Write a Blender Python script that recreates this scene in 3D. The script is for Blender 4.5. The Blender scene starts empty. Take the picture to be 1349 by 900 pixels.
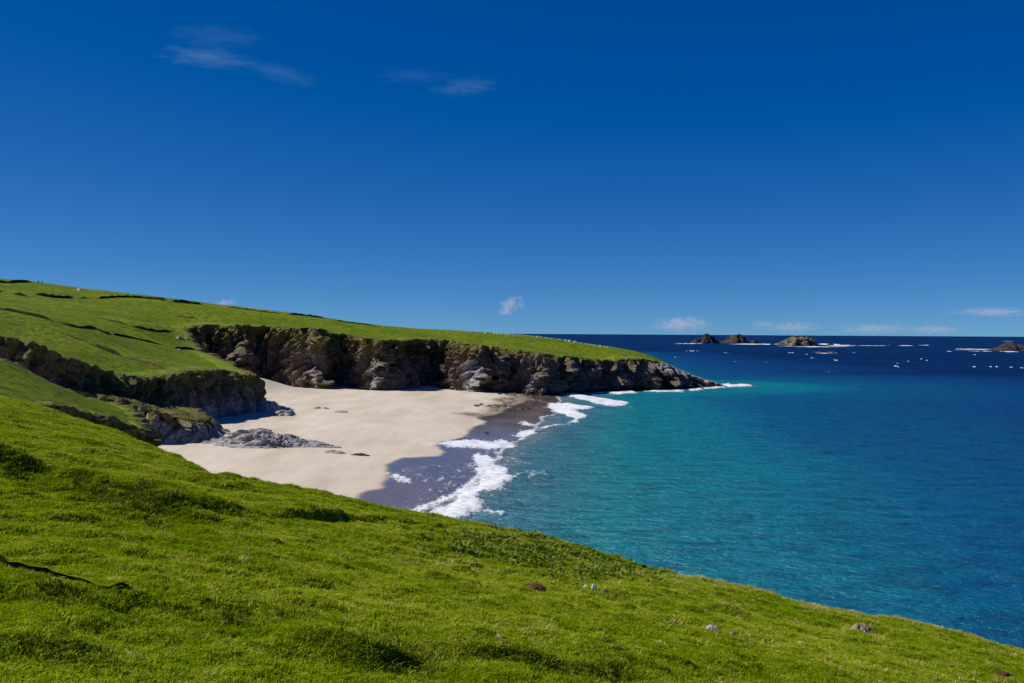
import bpy, math, random
import numpy as np
from mathutils import Vector, Matrix

# ------------------------------------------------------------------ camera, light
SC = bpy.context.scene
COL = SC.collection
F = 1324.0                      # focal length in photograph pixels (1349 x 900)
CX, CY = 674.5, 450.0
CAMZ = 25.0
PITCH = math.atan(10.6 / F)     # horizon sits a little above the picture's middle
ROLL = math.atan(0.0058)
cam_data = bpy.data.cameras.new('camera')
cam_data.sensor_width = 36.0
cam_data.lens = 36.0 * F / 1349.0
cam_data.clip_start = 0.1
cam_data.clip_end = 120000.0
cam = bpy.data.objects.new('camera', cam_data)
COL.objects.link(cam)
R3 = Matrix.Rotation(math.pi / 2 - PITCH, 3, 'X') @ Matrix.Rotation(ROLL, 3, 'Z')
cam.matrix_world = Matrix.Translation((0, 0, CAMZ)) @ R3.to_4x4()
SC.camera = cam
RN = np.array(R3)

SUN_EL = math.radians(42)
SUN_H = Vector((-1.0, 0.07, 0)).normalized()          # horizontal direction towards the sun
world = bpy.data.worlds.new('World'); SC.world = world; world.use_nodes = True
wn = world.node_tree.nodes; wl_ = world.node_tree.links
wn.clear()
sky = wn.new('ShaderNodeTexSky'); sky.sky_type = 'NISHITA'; sky.sun_disc = False
sky.sun_elevation = SUN_EL
sky.sun_rotation = math.atan2(SUN_H.x, SUN_H.y)
sky.altitude = 3000; sky.air_density = 0.6; sky.dust_density = 0.0; sky.ozone_density = 1.5
# one even colour grade over the whole sky: the deep blue of a polarising filter
sep = wn.new('ShaderNodeSeparateColor'); com = wn.new('ShaderNodeCombineColor')
wl_.new(sky.outputs[0], sep.inputs[0])
for ch, (amp_, pw_, off_) in enumerate(((0.36, 1.0, -0.078), (0.575, 0.97, 0.0), (0.73, 0.59, 0.0))):
    m0 = wn.new('ShaderNodeMath'); m0.operation = 'MULTIPLY_ADD'; m0.inputs[1].default_value = 0.075; m0.inputs[2].default_value = off_; m0.use_clamp = True
    m1 = wn.new('ShaderNodeMath'); m1.operation = 'POWER'; m1.inputs[1].default_value = pw_
    m2 = wn.new('ShaderNodeMath'); m2.operation = 'MULTIPLY'; m2.inputs[1].default_value = amp_ * 10
    wl_.new(sep.outputs[ch], m0.inputs[0]); wl_.new(m0.outputs[0], m1.inputs[0]); wl_.new(m1.outputs[0], m2.inputs[0]); wl_.new(m2.outputs[0], com.inputs[ch])
bg = wn.new('ShaderNodeBackground'); bg.inputs['Strength'].default_value = 0.1
wo = wn.new('ShaderNodeOutputWorld')
wl_.new(com.outputs[0], bg.inputs[0]); wl_.new(bg.outputs[0], wo.inputs[0])
sun_d = bpy.data.lights.new('sun', 'SUN'); sun_d.energy = 5.0; sun_d.angle = math.radians(0.53); sun_d.color = (1.0, 0.95, 0.87)
sun = bpy.data.objects.new('sun', sun_d); COL.objects.link(sun)
sdir = Vector((-SUN_H.x * math.cos(SUN_EL), -SUN_H.y * math.cos(SUN_EL), -math.sin(SUN_EL)))
sun.rotation_euler = sdir.to_track_quat('-Z', 'Y').to_euler()
sun.location = (-200, 60, 300)
vs = SC.view_settings
vs.view_transform = 'Standard'; vs.look = 'None'; vs.gamma = 1.0; vs.exposure = 0.1; vs.use_curve_mapping = False
SC.cycles.use_denoising = True
SC.cycles.max_bounces = 6
SC.cycles.volume_bounces = 1

rng = np.random.default_rng(7)
random.seed(7)

# ------------------------------------------------------------------ maths helpers
def ray(px, py):
    return RN @ np.array([(px - CX) / F, -(py - CY) / F, -1.0])
def P(px, py, Y):                       # the point seen at a pixel, Y metres out
    d = ray(px, py); t = Y / d[1]
    return np.array([0, 0, CAMZ]) + d * t
def P0(px, py, z=0.0):                  # the point of a level surface seen at a pixel
    d = ray(px, py); t = (z - CAMZ) / d[2]
    return np.array([0, 0, CAMZ]) + d * t
def cast(px, py, fn, t0=4.0, t1=700.0, n=3000):
    d = ray(px, py); t = np.linspace(t0, t1, n)
    x = d[0] * t; y = d[1] * t; z = CAMZ + d[2] * t
    under = fn(x, y) > z
    i = int(np.argmax(under)) if under.any() else n - 1
    return np.array([x[i], y[i], float(fn(x[i:i+1], y[i:i+1])[0])])
def sstep(a, b, x):
    t = np.clip((x - a) / (b - a), 0, 1); return t * t * (3 - 2 * t)

def _hash(ix, iy, iz, seed):
    h = (ix.astype(np.int64) * 374761393 + iy.astype(np.int64) * 668265263 + iz.astype(np.int64) * 2147483647 + seed * 974711) & 0xFFFFFFFF
    h = ((h ^ (h >> 13)) * 1274126177) & 0xFFFFFFFF
    h = ((h ^ (h >> 16)) * 2246822519) & 0xFFFFFFFF
    return ((h ^ (h >> 15)) & 0xFFFFFF) / float(0x1000000)
def vnoise(x, y, z=None, seed=0):       # smooth value noise, -1 .. 1
    x = np.asarray(x, float); y = np.asarray(y, float)
    z = np.zeros_like(x) if z is None else np.asarray(z, float)
    ix, iy, iz = np.floor(x), np.floor(y), np.floor(z)
    fx, fy, fz = x - ix, y - iy, z - iz
    u, v, w = [f * f * f * (f * (f * 6 - 15) + 10) for f in (fx, fy, fz)]
    r = 0
    for a in (0, 1):
        for b in (0, 1):
            for c in (0, 1):
                k = (u if a else 1 - u) * (v if b else 1 - v) * (w if c else 1 - w)
                r = r + k * _hash(ix + a, iy + b, iz + c, seed)
    return r * 2 - 1
def fbm(x, y, z=None, seed=0, octaves=4, gain=0.5):
    r = 0; a = 1.0; s = 1.0; n = 0
    for o in range(octaves):
        r = r + a * vnoise(x * s + 17.3 * o, y * s - 9.1 * o, None if z is None else z * s + 5.7 * o, seed + o)
        n += a; a *= gain; s *= 2.03
    return r / n
def worley(x, y, z, seed=0):            # returns F1, F2 and a random number of the nearest cell
    ix, iy, iz = np.floor(x), np.floor(y), np.floor(z)
    f1 = np.full(x.shape, 9.0); f2 = f1.copy(); cid = np.zeros(x.shape)
    for a in (-1, 0, 1):
        for b in (-1, 0, 1):
            for c in (-1, 0, 1):
                cx, cy, cz = ix + a, iy + b, iz + c
                px = cx + _hash(cx, cy, cz, seed); py = cy + _hash(cx, cy, cz, seed + 1); pz = cz + _hash(cx, cy, cz, seed + 2)
                d = np.sqrt((x - px) ** 2 + (y - py) ** 2 + (z - pz) ** 2)
                r = _hash(cx, cy, cz, seed + 3)
                near = d < f1
                f2 = np.where(near, f1, np.minimum(f2, d)); f1 = np.where(near, d, f1); cid = np.where(near, r, cid)
    return f1, f2, cid
def facets(x, y, z, seed=0):          # blocks with flat tilted faces
    ix, iy, iz = np.floor(x), np.floor(y), np.floor(z)
    f1 = np.full(x.shape, 9.0); f2 = f1.copy(); val = np.zeros(x.shape)
    for a in (-1, 0, 1):
        for b in (-1, 0, 1):
            for c in (-1, 0, 1):
                cx, cy, cz = ix + a, iy + b, iz + c
                h = [_hash(cx, cy, cz, seed + q) for q in range(7)]
                dx, dy, dz = x - cx - h[0], y - cy - h[1], z - cz - h[2]
                d = np.sqrt(dx * dx + dy * dy + dz * dz)
                v = 0.75 * (h[3] - 0.5) + 2.3 * (dx * (h[4] - 0.5) + dy * (h[5] - 0.5) + dz * (h[6] - 0.5))
                near = d < f1
                f2 = np.where(near, f1, np.minimum(f2, d)); f1 = np.where(near, d, f1); val = np.where(near, v, val)
    return val, f2 - f1
def inside(poly, x, y):
    poly = np.asarray(poly); r = np.zeros(x.shape, bool); n = len(poly)
    for i in range(n):
        x1, y1 = poly[i][:2]; x2, y2 = poly[(i + 1) % n][:2]
        c = (y1 > y) != (y2 > y)
        with np.errstate(divide='ignore', invalid='ignore'):
            r ^= c & (x < (x2 - x1) * (y - y1) / (y2 - y1 + 1e-12) + x1)
    return r
def line_dist(pl, x, y, closed=False):  # distance to a polyline, position along it (0..1), side (+ = left)
    pl = np.asarray(pl, float)[:, :2]
    if closed: pl = np.vstack([pl, pl[:1]])
    best = np.full(x.shape, 1e9); along = np.zeros(x.shape); side = np.ones(x.shape)
    L = np.r_[0, np.cumsum(np.linalg.norm(np.diff(pl, axis=0), axis=1))]
    for i in range(len(pl) - 1):
        a, b = pl[i], pl[i + 1]; e = b - a; l2 = e @ e + 1e-12
        t = np.clip(((x - a[0]) * e[0] + (y - a[1]) * e[1]) / l2, 0, 1)
        dx = x - a[0] - t * e[0]; dy = y - a[1] - t * e[1]; d = np.hypot(dx, dy)
        m = d < best
        best = np.where(m, d, best); along = np.where(m, (L[i] + t * (L[i + 1] - L[i])) / L[-1], along)
        side = np.where(m, np.sign(e[0] * dy - e[1] * dx), side)
    return best, along, side
def poly_sd(poly, x, y):
    d, _, _ = line_dist(poly, x, y, True)
    return np.where(inside(poly, x, y), -d, d)
def catmull(pts, step):
    pts = np.asarray(pts, float); n = len(pts); out = []
    for i in range(n - 1):
        p0, p1, p2, p3 = pts[max(i - 1, 0)], pts[i], pts[i + 1], pts[min(i + 2, n - 1)]
        k = max(2, int(np.linalg.norm((p2 - p1)[:2]) / step * 2))
        t = np.linspace(0, 1, k, endpoint=False)[:, None]
        out.append(0.5 * (2 * p1 + (p2 - p0) * t + (2 * p0 - 5 * p1 + 4 * p2 - p3) * t * t + (3 * p1 - p0 - 3 * p2 + p3) * t ** 3))
    out.append(pts[-1:])
    c = np.vstack(out)
    L = np.r_[0, np.cumsum(np.linalg.norm(np.diff(c[:, :2], axis=0), axis=1))]
    s = np.arange(0, L[-1], step)
    return np.stack([np.interp(s, L, c[:, j]) for j in range(c.shape[1])], 1)
class TPS:                              # thin plate surface through scattered heights
    def __init__(self, pts, lam=0.5):
        pts = np.asarray(pts, float); self.c = pts[:, :2]; n = len(pts)
        K = self.k(np.linalg.norm(self.c[:, None] - self.c[None], axis=2)) + lam * np.eye(n)
        Q = np.c_[np.ones(n), self.c]
        A = np.block([[K, Q], [Q.T, np.zeros((3, 3))]])
        s = np.linalg.solve(A, np.r_[pts[:, 2], 0, 0, 0]); self.w = s[:n]; self.a = s[n:]
    def k(self, r):
        return np.where(r > 1e-9, r * r * np.log(r + 1e-12), 0) * 0.01
    def __call__(self, x, y):
        x = np.asarray(x, float); sh = x.shape; x = x.ravel(); y = np.asarray(y, float).ravel()
        z = self.a[0] + self.a[1] * x + self.a[2] * y
        for i in range(len(self.c)):
            z = z + self.w[i] * self.k(np.hypot(x - self.c[i, 0], y - self.c[i, 1]))
        return z.reshape(sh)

# ------------------------------------------------------------------ mesh helpers
def tag(o, label=None, cat=None, group=None, kind=None):
    if label: o['label'] = label
    if cat: o['category'] = cat
    if group: o['group'] = group
    if kind: o['kind'] = kind
    return o
def mesh(name, V, FC, mat, parent=None, smooth=False, attrs=None, tri=False):
    me = bpy.data.meshes.new(name)
    V = np.asarray(V, np.float32)
    if isinstance(FC, np.ndarray):
        n = len(FC); k = FC.shape[1]
        me.vertices.add(len(V)); me.vertices.foreach_set('co', V.ravel())
        me.loops.add(n * k); me.loops.foreach_set('vertex_index', FC.astype(np.int32).ravel())
        me.polygons.add(n); me.polygons.foreach_set('loop_start', np.arange(0, n * k, k, dtype=np.int32))
        me.update(calc_edges=True)
    else:
        me.from_pydata(V.tolist(), [], FC)
    me.validate()
    for k, v in (attrs or {}).items():
        a = me.attributes.new(k, 'FLOAT', 'POINT'); a.data.foreach_set('value', np.asarray(v, np.float32).ravel())
    me.polygons.foreach_set('use_smooth', np.full(len(me.polygons), smooth, dtype=bool))
    if mat: me.materials.append(mat)
    o = bpy.data.objects.new(name, me); COL.objects.link(o)
    if parent: o.parent = parent
    return o
def grid_faces(nr, nc, closed=False):
    i = np.arange(nr - 1)[:, None]; j = np.arange(nc if closed else nc - 1)[None]
    a = i * nc + j; b = i * nc + (j + 1) % nc
    return np.stack([a, b, b + nc, a + nc], -1).reshape(-1, 4)
def vert_normals(V, FC):
    a, b, c, d = V[FC[:, 0]], V[FC[:, 1]], V[FC[:, 2]], V[FC[:, 3]]
    n = np.cross(c - a, d - b); N = np.zeros_like(V)
    for k in range(4): np.add.at(N, FC[:, k], n)
    return N / (np.linalg.norm(N, axis=1, keepdims=True) + 1e-9)

# ------------------------------------------------------------------ material helpers
class NT:
    def __init__(self, name):
        self.m = bpy.data.materials.new(name); self.m.use_nodes = True
        self.t = self.m.node_tree; self.t.nodes.clear()
        self.out = self.n('ShaderNodeOutputMaterial')
    def n(self, typ, **kw):
        nd = self.t.nodes.new(typ)
        for k, v in kw.items(): setattr(nd, k, v)
        return nd
    def l(self, a, b): self.t.links.new(a, b)
    def put(self, sock, v):
        if isinstance(v, bpy.types.NodeSocket): self.l(v, sock)
        elif isinstance(v, (tuple, list)) and len(v) == 3 and sock.type == 'RGBA': sock.default_value = (*v, 1)
        else: sock.default_value = v
    def coord(self, scale=(1, 1, 1), rot=(0, 0, 0)):
        g = self.n('ShaderNodeNewGeometry'); m = self.n('ShaderNodeMapping')
        self.l(g.outputs['Position'], m.inputs[0]); m.inputs['Scale'].default_value = scale; m.inputs['Rotation'].default_value = rot
        return m.outputs[0]
    def noise(self, co, scale, detail=4, rough=0.55, dist=0.0):
        nd = self.n('ShaderNodeTexNoise'); self.l(co, nd.inputs['Vector'])
        nd.inputs['Scale'].default_value = scale; nd.inputs['Detail'].default_value = detail; nd.inputs['Roughness'].default_value = rough; nd.inputs['Distortion'].default_value = dist
        return nd.outputs['Fac']
    def voro(self, co, scale, feature='F1', out='Distance'):
        nd = self.n('ShaderNodeTexVoronoi', feature=feature); self.l(co, nd.inputs['Vector']); nd.inputs['Scale'].default_value = scale
        return nd.outputs[out]
    def attr(self, name):
        a = self.n('ShaderNodeAttribute', attribute_name=name); return a.outputs['Fac']
    def math(self, op, a, b=0.0, clamp=False):
        nd = self.n('ShaderNodeMath', operation=op, use_clamp=clamp); self.put(nd.inputs[0], a); self.put(nd.inputs[1], b); return nd.outputs[0]
    def remap(self, v, a, b, c=0.0, d=1.0, smooth=True):
        nd = self.n('ShaderNodeMapRange', interpolation_type='SMOOTHSTEP' if smooth else 'LINEAR')
        self.put(nd.inputs[0], v)
        for i, q in enumerate((a, b, c, d)): nd.inputs[i + 1].default_value = q
        return nd.outputs[0]
    def mix(self, f, a, b, mode='MIX'):
        nd = self.n('ShaderNodeMix', data_type='RGBA', blend_type=mode)
        self.put(nd.inputs[0], f); self.put(nd.inputs[6], a); self.put(nd.inputs[7], b); return nd.outputs[2]
    def ramp(self, f, stops):
        nd = self.n('ShaderNodeValToRGB'); self.put(nd.inputs[0], f); el = nd.color_ramp.elements
        while len(el) < len(stops): el.new(0.5)
        for e, (p, c) in zip(el, stops): e.position = p; e.color = (*c, 1)
        return nd.outputs[0]
    def bump(self, h, strength, dist, normal=None):
        nd = self.n('ShaderNodeBump'); self.put(nd.inputs['Height'], h); self.put(nd.inputs['Strength'], strength); nd.inputs['Distance'].default_value = dist
        if normal: self.l(normal, nd.inputs['Normal'])
        return nd.outputs[0]
    def bsdf(self, col, rough=0.9, spec=0.3, normal=None, ior=None):
        b = self.n('ShaderNodeBsdfPrincipled'); self.put(b.inputs['Base Color'], col); self.put(b.inputs['Roughness'], rough)
        self.put(b.inputs['Specular IOR Level'], spec)
        if ior: b.inputs['IOR'].default_value = ior
        if normal: self.l(normal, b.inputs['Normal'])
        return b.outputs[0]
    def done(self, sh): self.l(sh, self.out.inputs[0]); return self.m

def turf_colour(t, co):                 # short sheep-grazed turf
    n1 = t.noise(co, 0.045, 5, 0.6); n2 = t.noise(co, 0.5, 4, 0.6); n3 = t.noise(co, 3.0, 3, 0.6)
    c = t.ramp(n1, [(0.3, (0.115, 0.185, 0.003)), (0.5, (0.20, 0.28, 0.005)), (0.7, (0.29, 0.33, 0.014))])
    c = t.mix(t.remap(n2, 0.42, 0.66), c, (0.07, 0.125, 0.004))
    c = t.mix(t.remap(t.noise(co, 1.4, 5, 0.7), 0.48, 0.62, 0, 0.75), c, (0.07, 0.115, 0.003))
    return t.mix(t.remap(n3, 0.5, 0.75, 0, 0.6), c, (0.26, 0.29, 0.03))
def mat_turf():
    t = NT('turf'); co = t.coord()
    c = turf_colour(t, co)
    h = t.math('ADD', t.noise(co, 0.9, 6, 0.65), t.math('MULTIPLY', t.noise(co, 5.0, 4, 0.7), 0.5))
    return t.done(t.bsdf(c, 0.95, 0.1, t.bump(h, 1.0, 1.0)))
def mat_cliff():
    # grass 0..1 : how much sod; tan: dead brown grass; pale: grey stone, also sunlit faces painted lighter
    t = NT('cliff'); co = t.coord(); st = t.coord((1, 1, 1), (0, math.radians(-60), math.radians(0)))
    stq = t.n('ShaderNodeMapping'); t.l(st, stq.inputs[0]); stq.inputs['Scale'].default_value = (0.25, 0.25, 1.6)
    band = t.noise(stq.outputs[0], 0.9, 6, 0.65, 0.6)
    n = t.noise(co, 0.35, 6, 0.65); nf = t.noise(co, 2.2, 6, 0.7)
    dark = t.ramp(t.math('ADD', t.math('MULTIPLY', band, 0.55), t.math('MULTIPLY', nf, 0.45)), [(0.32, (0.034, 0.026, 0.02)), (0.5, (0.14, 0.105, 0.078)), (0.68, (0.34, 0.275, 0.21))])
    pale = t.ramp(t.math('ADD', t.math('MULTIPLY', band, 0.5), t.math('MULTIPLY', nf, 0.5)), [(0.3, (0.10, 0.09, 0.09)), (0.5, (0.29, 0.265, 0.265)), (0.7, (0.46, 0.42, 0.40))])
    rock = t.mix(t.remap(t.math('ADD', t.attr('pale'), t.math('MULTIPLY', t.math('SUBTRACT', n, 0.5), 0.9)), 0.25, 0.75), dark, pale)
    rock = t.mix(t.attr('wet'), rock, (0.022, 0.018, 0.016))
    tan = t.ramp(t.noise(co, 0.8, 5, 0.65), [(0.3, (0.05, 0.05, 0.008)), (0.5, (0.12, 0.105, 0.025)), (0.7, (0.21, 0.175, 0.06))])
    sod = t.mix(t.remap(t.math('ADD', t.attr('tan'), t.math('MULTIPLY', t.math('SUBTRACT', t.noise(co, 0.25, 5, 0.6), 0.5), 0.8)), 0.3, 0.7), turf_colour(t, co), tan)
    g = t.remap(t.math('ADD', t.attr('grass'), t.math('MULTIPLY', t.math('SUBTRACT', t.noise(co, 0.7, 6, 0.7), 0.5), 1.1)), 0.38, 0.62)
    c = t.mix(g, rock, sod)
    cr = t.voro(co, 0.6, 'DISTANCE_TO_EDGE')
    h = t.math('ADD', t.math('MULTIPLY', band, 0.9), t.math('ADD', nf, t.math('MULTIPLY', t.remap(cr, 0, 0.08), 0.4)))
    return t.done(t.bsdf(c, 0.9, 0.2, t.bump(h, 0.6, 0.4)))
def mat_stone(name, a, b, scale=1.0, lichen=None, wet=False):
    t = NT(name); co = t.coord((scale,) * 3)
    n = t.noise(co, 1.0, 7, 0.68); f = t.noise(co, 6.0, 5, 0.7)
    c = t.mix(t.remap(t.math('ADD', t.math('MULTIPLY', n, 0.6), t.math('MULTIPLY', f, 0.4)), 0.35, 0.65), a, b)
    if lichen:
        g = t.n('ShaderNodeNewGeometry'); s = t.n('ShaderNodeSeparateXYZ'); t.l(g.outputs['Normal'], s.inputs[0])
        c = t.mix(t.remap(t.math('ADD', s.outputs[2], t.math('MULTIPLY', t.noise(co, 0.5, 5), 0.7)), 0.75, 1.15), c, lichen)
    h = t.math('ADD', n, t.math('MULTIPLY', f, 0.5))
    return t.done(t.bsdf(c, 0.5 if wet else 0.88, 0.3, t.bump(h, 0.8, 0.25 / scale)))

M_TURF = mat_turf(); M_CLIFF = mat_cliff()
M_GREY = mat_stone('grey_stone', (0.17, 0.155, 0.155), (0.50, 0.465, 0.45), 1.0)
M_DARKROCK = mat_stone('dark_wet_rock', (0.02, 0.017, 0.015), (0.07, 0.058, 0.05), 1.2, wet=True)
M_PALE = mat_stone('pale_stone', (0.35, 0.33, 0.28), (0.62, 0.60, 0.52), 1.5)
M_BROWNSTONE = mat_stone('brown_stone', (0.17, 0.115, 0.085), (0.36, 0.28, 0.22), 6.0)
M_WHITESTONE = mat_stone('white_stone', (0.6, 0.6, 0.56), (0.85, 0.85, 0.82), 5.0)
M_STACK = mat_stone('stack_rock', (0.022, 0.018, 0.02), (0.085, 0.06, 0.055), 0.06)
M_STACK_GREEN = mat_stone('stack_rock_lichen', (0.03, 0.026, 0.026), (0.10, 0.08, 0.068), 0.06, lichen=(0.20, 0.18, 0.085))
M_EARTH = mat_stone('bare_earth', (0.04, 0.02, 0.012), (0.14, 0.06, 0.035), 8.0)

# ------------------------------------------------------------------ beach and waterline
WLY = np.array([-50, 60, 100, 137, 160, 199, 244, 299, 347, 399, 427, 440, 470, 700.])
WLX = np.array([-45, -30, -20, -11.8, -7.8, -3.6, 2.9, 10.3, 18, 17.5, 21, 24, 24, 24.])
def water_d(x, y):                      # metres landward of the waterline
    return np.interp(y, WLY, WLX) + 1.2 * vnoise(y * 0.08, y * 0 + 3, seed=4) - x
def beach_z(x, y):
    d = water_d(x, y)
    z = np.where(d > 0, 3.2 * (1 - np.exp(-np.maximum(d, 0) / 42)), 0.05 * d)
    z = z + 5.2 * np.exp(-((x + 96) / 13) ** 2 - ((y - 372) / 16) ** 2)
    return z + 0.10 * fbm(x * 0.05, y * 0.05, seed=11) * sstep(5, 25, d)

def wpoly(pts, z=0.3): return np.array([P0(a, b, z)[:2] for a, b in pts])
WET = wpoly([(462, 668), (474, 652), (498, 645), (512, 632), (509, 616), (530, 606), (560, 604), (583, 602), (586, 597), (577, 590), (581, 584), (612, 577), (622, 567), (641, 557),
             (627, 553), (655, 548), (668, 540), (690, 531), (700, 525), (690, 521), (668, 518.5), (700, 516), (900, 512), (960, 560), (900, 760), (450, 760)], 0.6)
DAMP = wpoly([(598, 547), (618, 545), (634, 546), (640, 538), (652, 532), (640, 528), (668, 524), (662, 519), (690, 518), (716, 520), (728, 526), (705, 538), (680, 548), (650, 555), (620, 552)], 0.8)
FOAM = [
    ([(559, 676), (590, 688), (616, 689), (629, 680), (658, 679), (642, 671), (632, 658), (637, 650), (660, 645), (660, 637), (678, 630), (665, 627), (664, 619), (650, 606), (626, 600), (619, 604), (626, 614), (634, 627), (629, 637), (616, 641), (595, 653), (591, 661)], 1.0),
    ([(571, 590), (595, 584), (632, 583), (665, 580), (673, 583), (689, 590), (658, 593), (619, 593), (600, 595)], 0.95),
    ([(673, 575), (686, 570), (699, 566), (707, 571), (697, 574), (689, 577)], 1.0),
    ([(706, 567), (720, 562), (743, 559), (746, 560.5), (722, 564)], 0.85),
    ([(746, 560), (756, 552), (738, 545), (721, 538), (725, 532), (748, 532), (780, 538), (758, 543), (774, 549), (761, 558)], 1.0),
    ([(733, 516.5), (752, 517), (784, 524), (827, 531), (828, 535), (810, 537), (795, 535), (763, 527), (741, 521)], 1.0),
    ([(770, 518), (806, 517.5), (821, 513), (834, 516.5), (840, 518.5), (815, 520)], 1.0),
    ([(845, 516.5), (862, 515), (880, 515), (902, 514.5), (900, 517), (870, 517.5)], 1.0),
    ([(907, 514), (924, 512), (924, 514), (910, 516)], 0.9),
    ([(926, 511.5), (940, 510.5), (955, 509.5), (954, 511.5), (930, 513)], 0.95),
    ([(952, 507.5), (960, 505.5), (965, 507.5), (975, 506.5), (993, 508.3), (990, 510), (960, 511)], 1.0),
    ([(683, 559), (692, 557), (704, 560), (700, 562), (688, 561)], 0.8),
    ([(664, 600), (690, 606), (700, 612), (680, 614), (668, 608)], 0.42),
    ([(684, 622), (715, 623), (726, 627), (700, 630), (680, 628)], 0.45),
    ([(655, 664), (700, 656), (706, 660), (670, 668)], 0.35),
    ([(508, 629.5), (541, 640), (590, 655), (589, 657.5), (540, 644), (506, 631)], 0.8),
    ([(508, 630), (541, 641), (590, 656), (629, 634), (632, 622), (610, 609), (560, 612), (530, 622)], 0.36),
    ([(480, 668), (520, 660), (560, 662), (556, 672), (520, 668)], 0.3),
    ([(690, 527), (720, 530), (730, 533), (700, 531)], 0.45),
    ([(760, 536), (800, 541), (840, 541), (800, 546), (765, 548)], 0.35),
]
FOAMW = [(wpoly(p, 0.0), s) for p, s in FOAM]
def foam_at(x, y):
    f = np.zeros(x.shape)
    for pl, s in FOAMW:
        lo = pl.min(0) - 30; hi = pl.max(0) + 30
        m = (x > lo[0]) & (x < hi[0]) & (y > lo[1]) & (y < hi[1])
        if not m.any(): continue
        q = pl * [1, 0.28]; sd = poly_sd(q, x[m], y[m] * 0.28) + 1.5 * fbm(x[m] * 0.22, y[m] * 0.10, seed=33, octaves=4)
        f[m] = np.maximum(f[m], np.maximum(s * sstep(1.3, -1.1, sd), 0.40 * s * sstep(5.0, -0.5, sd)))
    return f

_foam_polys = foam_at
def foam_at(x, y):
    d = water_d(x, y) + 1.6 * fbm(x * 0.15, y * 0.07, seed=35, octaves=4)
    near = sstep(120, 140, y) * sstep(440, 425, y)
    line = 0.62 * np.exp(-((d + 0.2) / 1.1) ** 2) + 0.36 * np.exp(-((d + 4.5) / 3.0) ** 2) + 0.34 * sstep(16, 2, d) * (d > 0) * sstep(220, 180, y)
    return np.maximum(_foam_polys(x, y), near * line)
def build_beach():
    xs = np.arange(-150, 46, 0.5); ys = np.r_[np.arange(70, 300, 0.9), np.arange(300, 432, 1.3)]
    X, Y = np.meshgrid(xs, ys); x = X.ravel(); y = Y.ravel()
    z = beach_z(x, y)
    n = 1.2 * fbm(x * 0.25, y * 0.12, seed=21)
    wet = sstep(1.2, -0.8, poly_sd(WET, x, y) + n)
    damp = sstep(3, -4, poly_sd(DAMP, x, y) + 2 * n)
    foam = foam_at(x, y) * sstep(-0.5, 0.8, z + 0.6)
    t = NT('sand'); co = t.coord(); st = t.coord((1, 0.22, 1))
    n1 = t.noise(st, 0.12, 5, 0.6); n2 = t.noise(co, 3.0, 4, 0.7); n3 = t.noise(st, 0.5, 4, 0.6)
    dry = t.ramp(n1, [(0.3, (0.50, 0.42, 0.315)), (0.5, (0.60, 0.515, 0.405)), (0.7, (0.67, 0.59, 0.48))])
    dry = t.mix(t.remap(n3, 0.5, 0.75, 0, 0.35), dry, (0.43, 0.36, 0.265))
    dry = t.mix(t.remap(n2, 0.4, 0.7, 0, 0.2), dry, (0.40, 0.33, 0.24))
    c = t.mix(t.math('MULTIPLY', t.attr('damp'), t.remap(n3, 0.25, 0.6, 0.35, 0.95)), dry, (0.14, 0.105, 0.065))
    wetc = t.mix(t.remap(n1, 0.35, 0.65), (0.15, 0.12, 0.10), (0.20, 0.16, 0.13))
    c = t.mix(t.attr('wet'), c, t.mix(t.math('MULTIPLY', t.attr('damp'), 0.6), wetc, (0.10, 0.075, 0.05)))
    lace = t.voro(t.coord((1, 0.45, 1)), 0.9, 'DISTANCE_TO_EDGE')
    fo = t.math('ADD', t.attr('foam'), t.math('ADD', t.math('MULTIPLY', t.math('SUBTRACT', t.noise(t.coord((1, 0.35, 1)), 0.7, 7, 0.72), 0.5), 1.5), t.remap(lace, 0, 0.2, 0.12, -0.1)))
    fm = t.remap(fo, 0.40, 0.86)
    c = t.mix(fm, c, t.mix(t.remap(t.noise(t.coord((1, 0.4, 1)), 0.35, 5, 0.7), 0.4, 0.7, 0, 0.7), (0.84, 0.86, 0.88), (0.50, 0.55, 0.60)))
    ro = t.math('ADD', t.remap(t.attr('wet'), 0, 1, 0.95, 0.13), t.math('MULTIPLY', fm, 0.6), True)
    h = t.math('ADD', t.noise(co, 0.6, 5, 0.6), t.math('MULTIPLY', n2, 0.3))
    nb = t.bump(h, t.remap(t.attr('wet'), 0, 1, 0.3, 0.03), 0.2)
    m = t.done(t.bsdf(c, ro, t.remap(t.attr('wet'), 0, 1, 0.15, 0.3), nb))
    o = mesh('beach', np.stack([x, y, z], 1), grid_faces(len(ys), len(xs)), m, smooth=True, attrs={'wet': wet, 'damp': damp, 'foam': foam})
    tag(o, 'pale sandy beach curving below the cliffs with dark wet edge', kind='structure')
build_beach()

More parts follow.
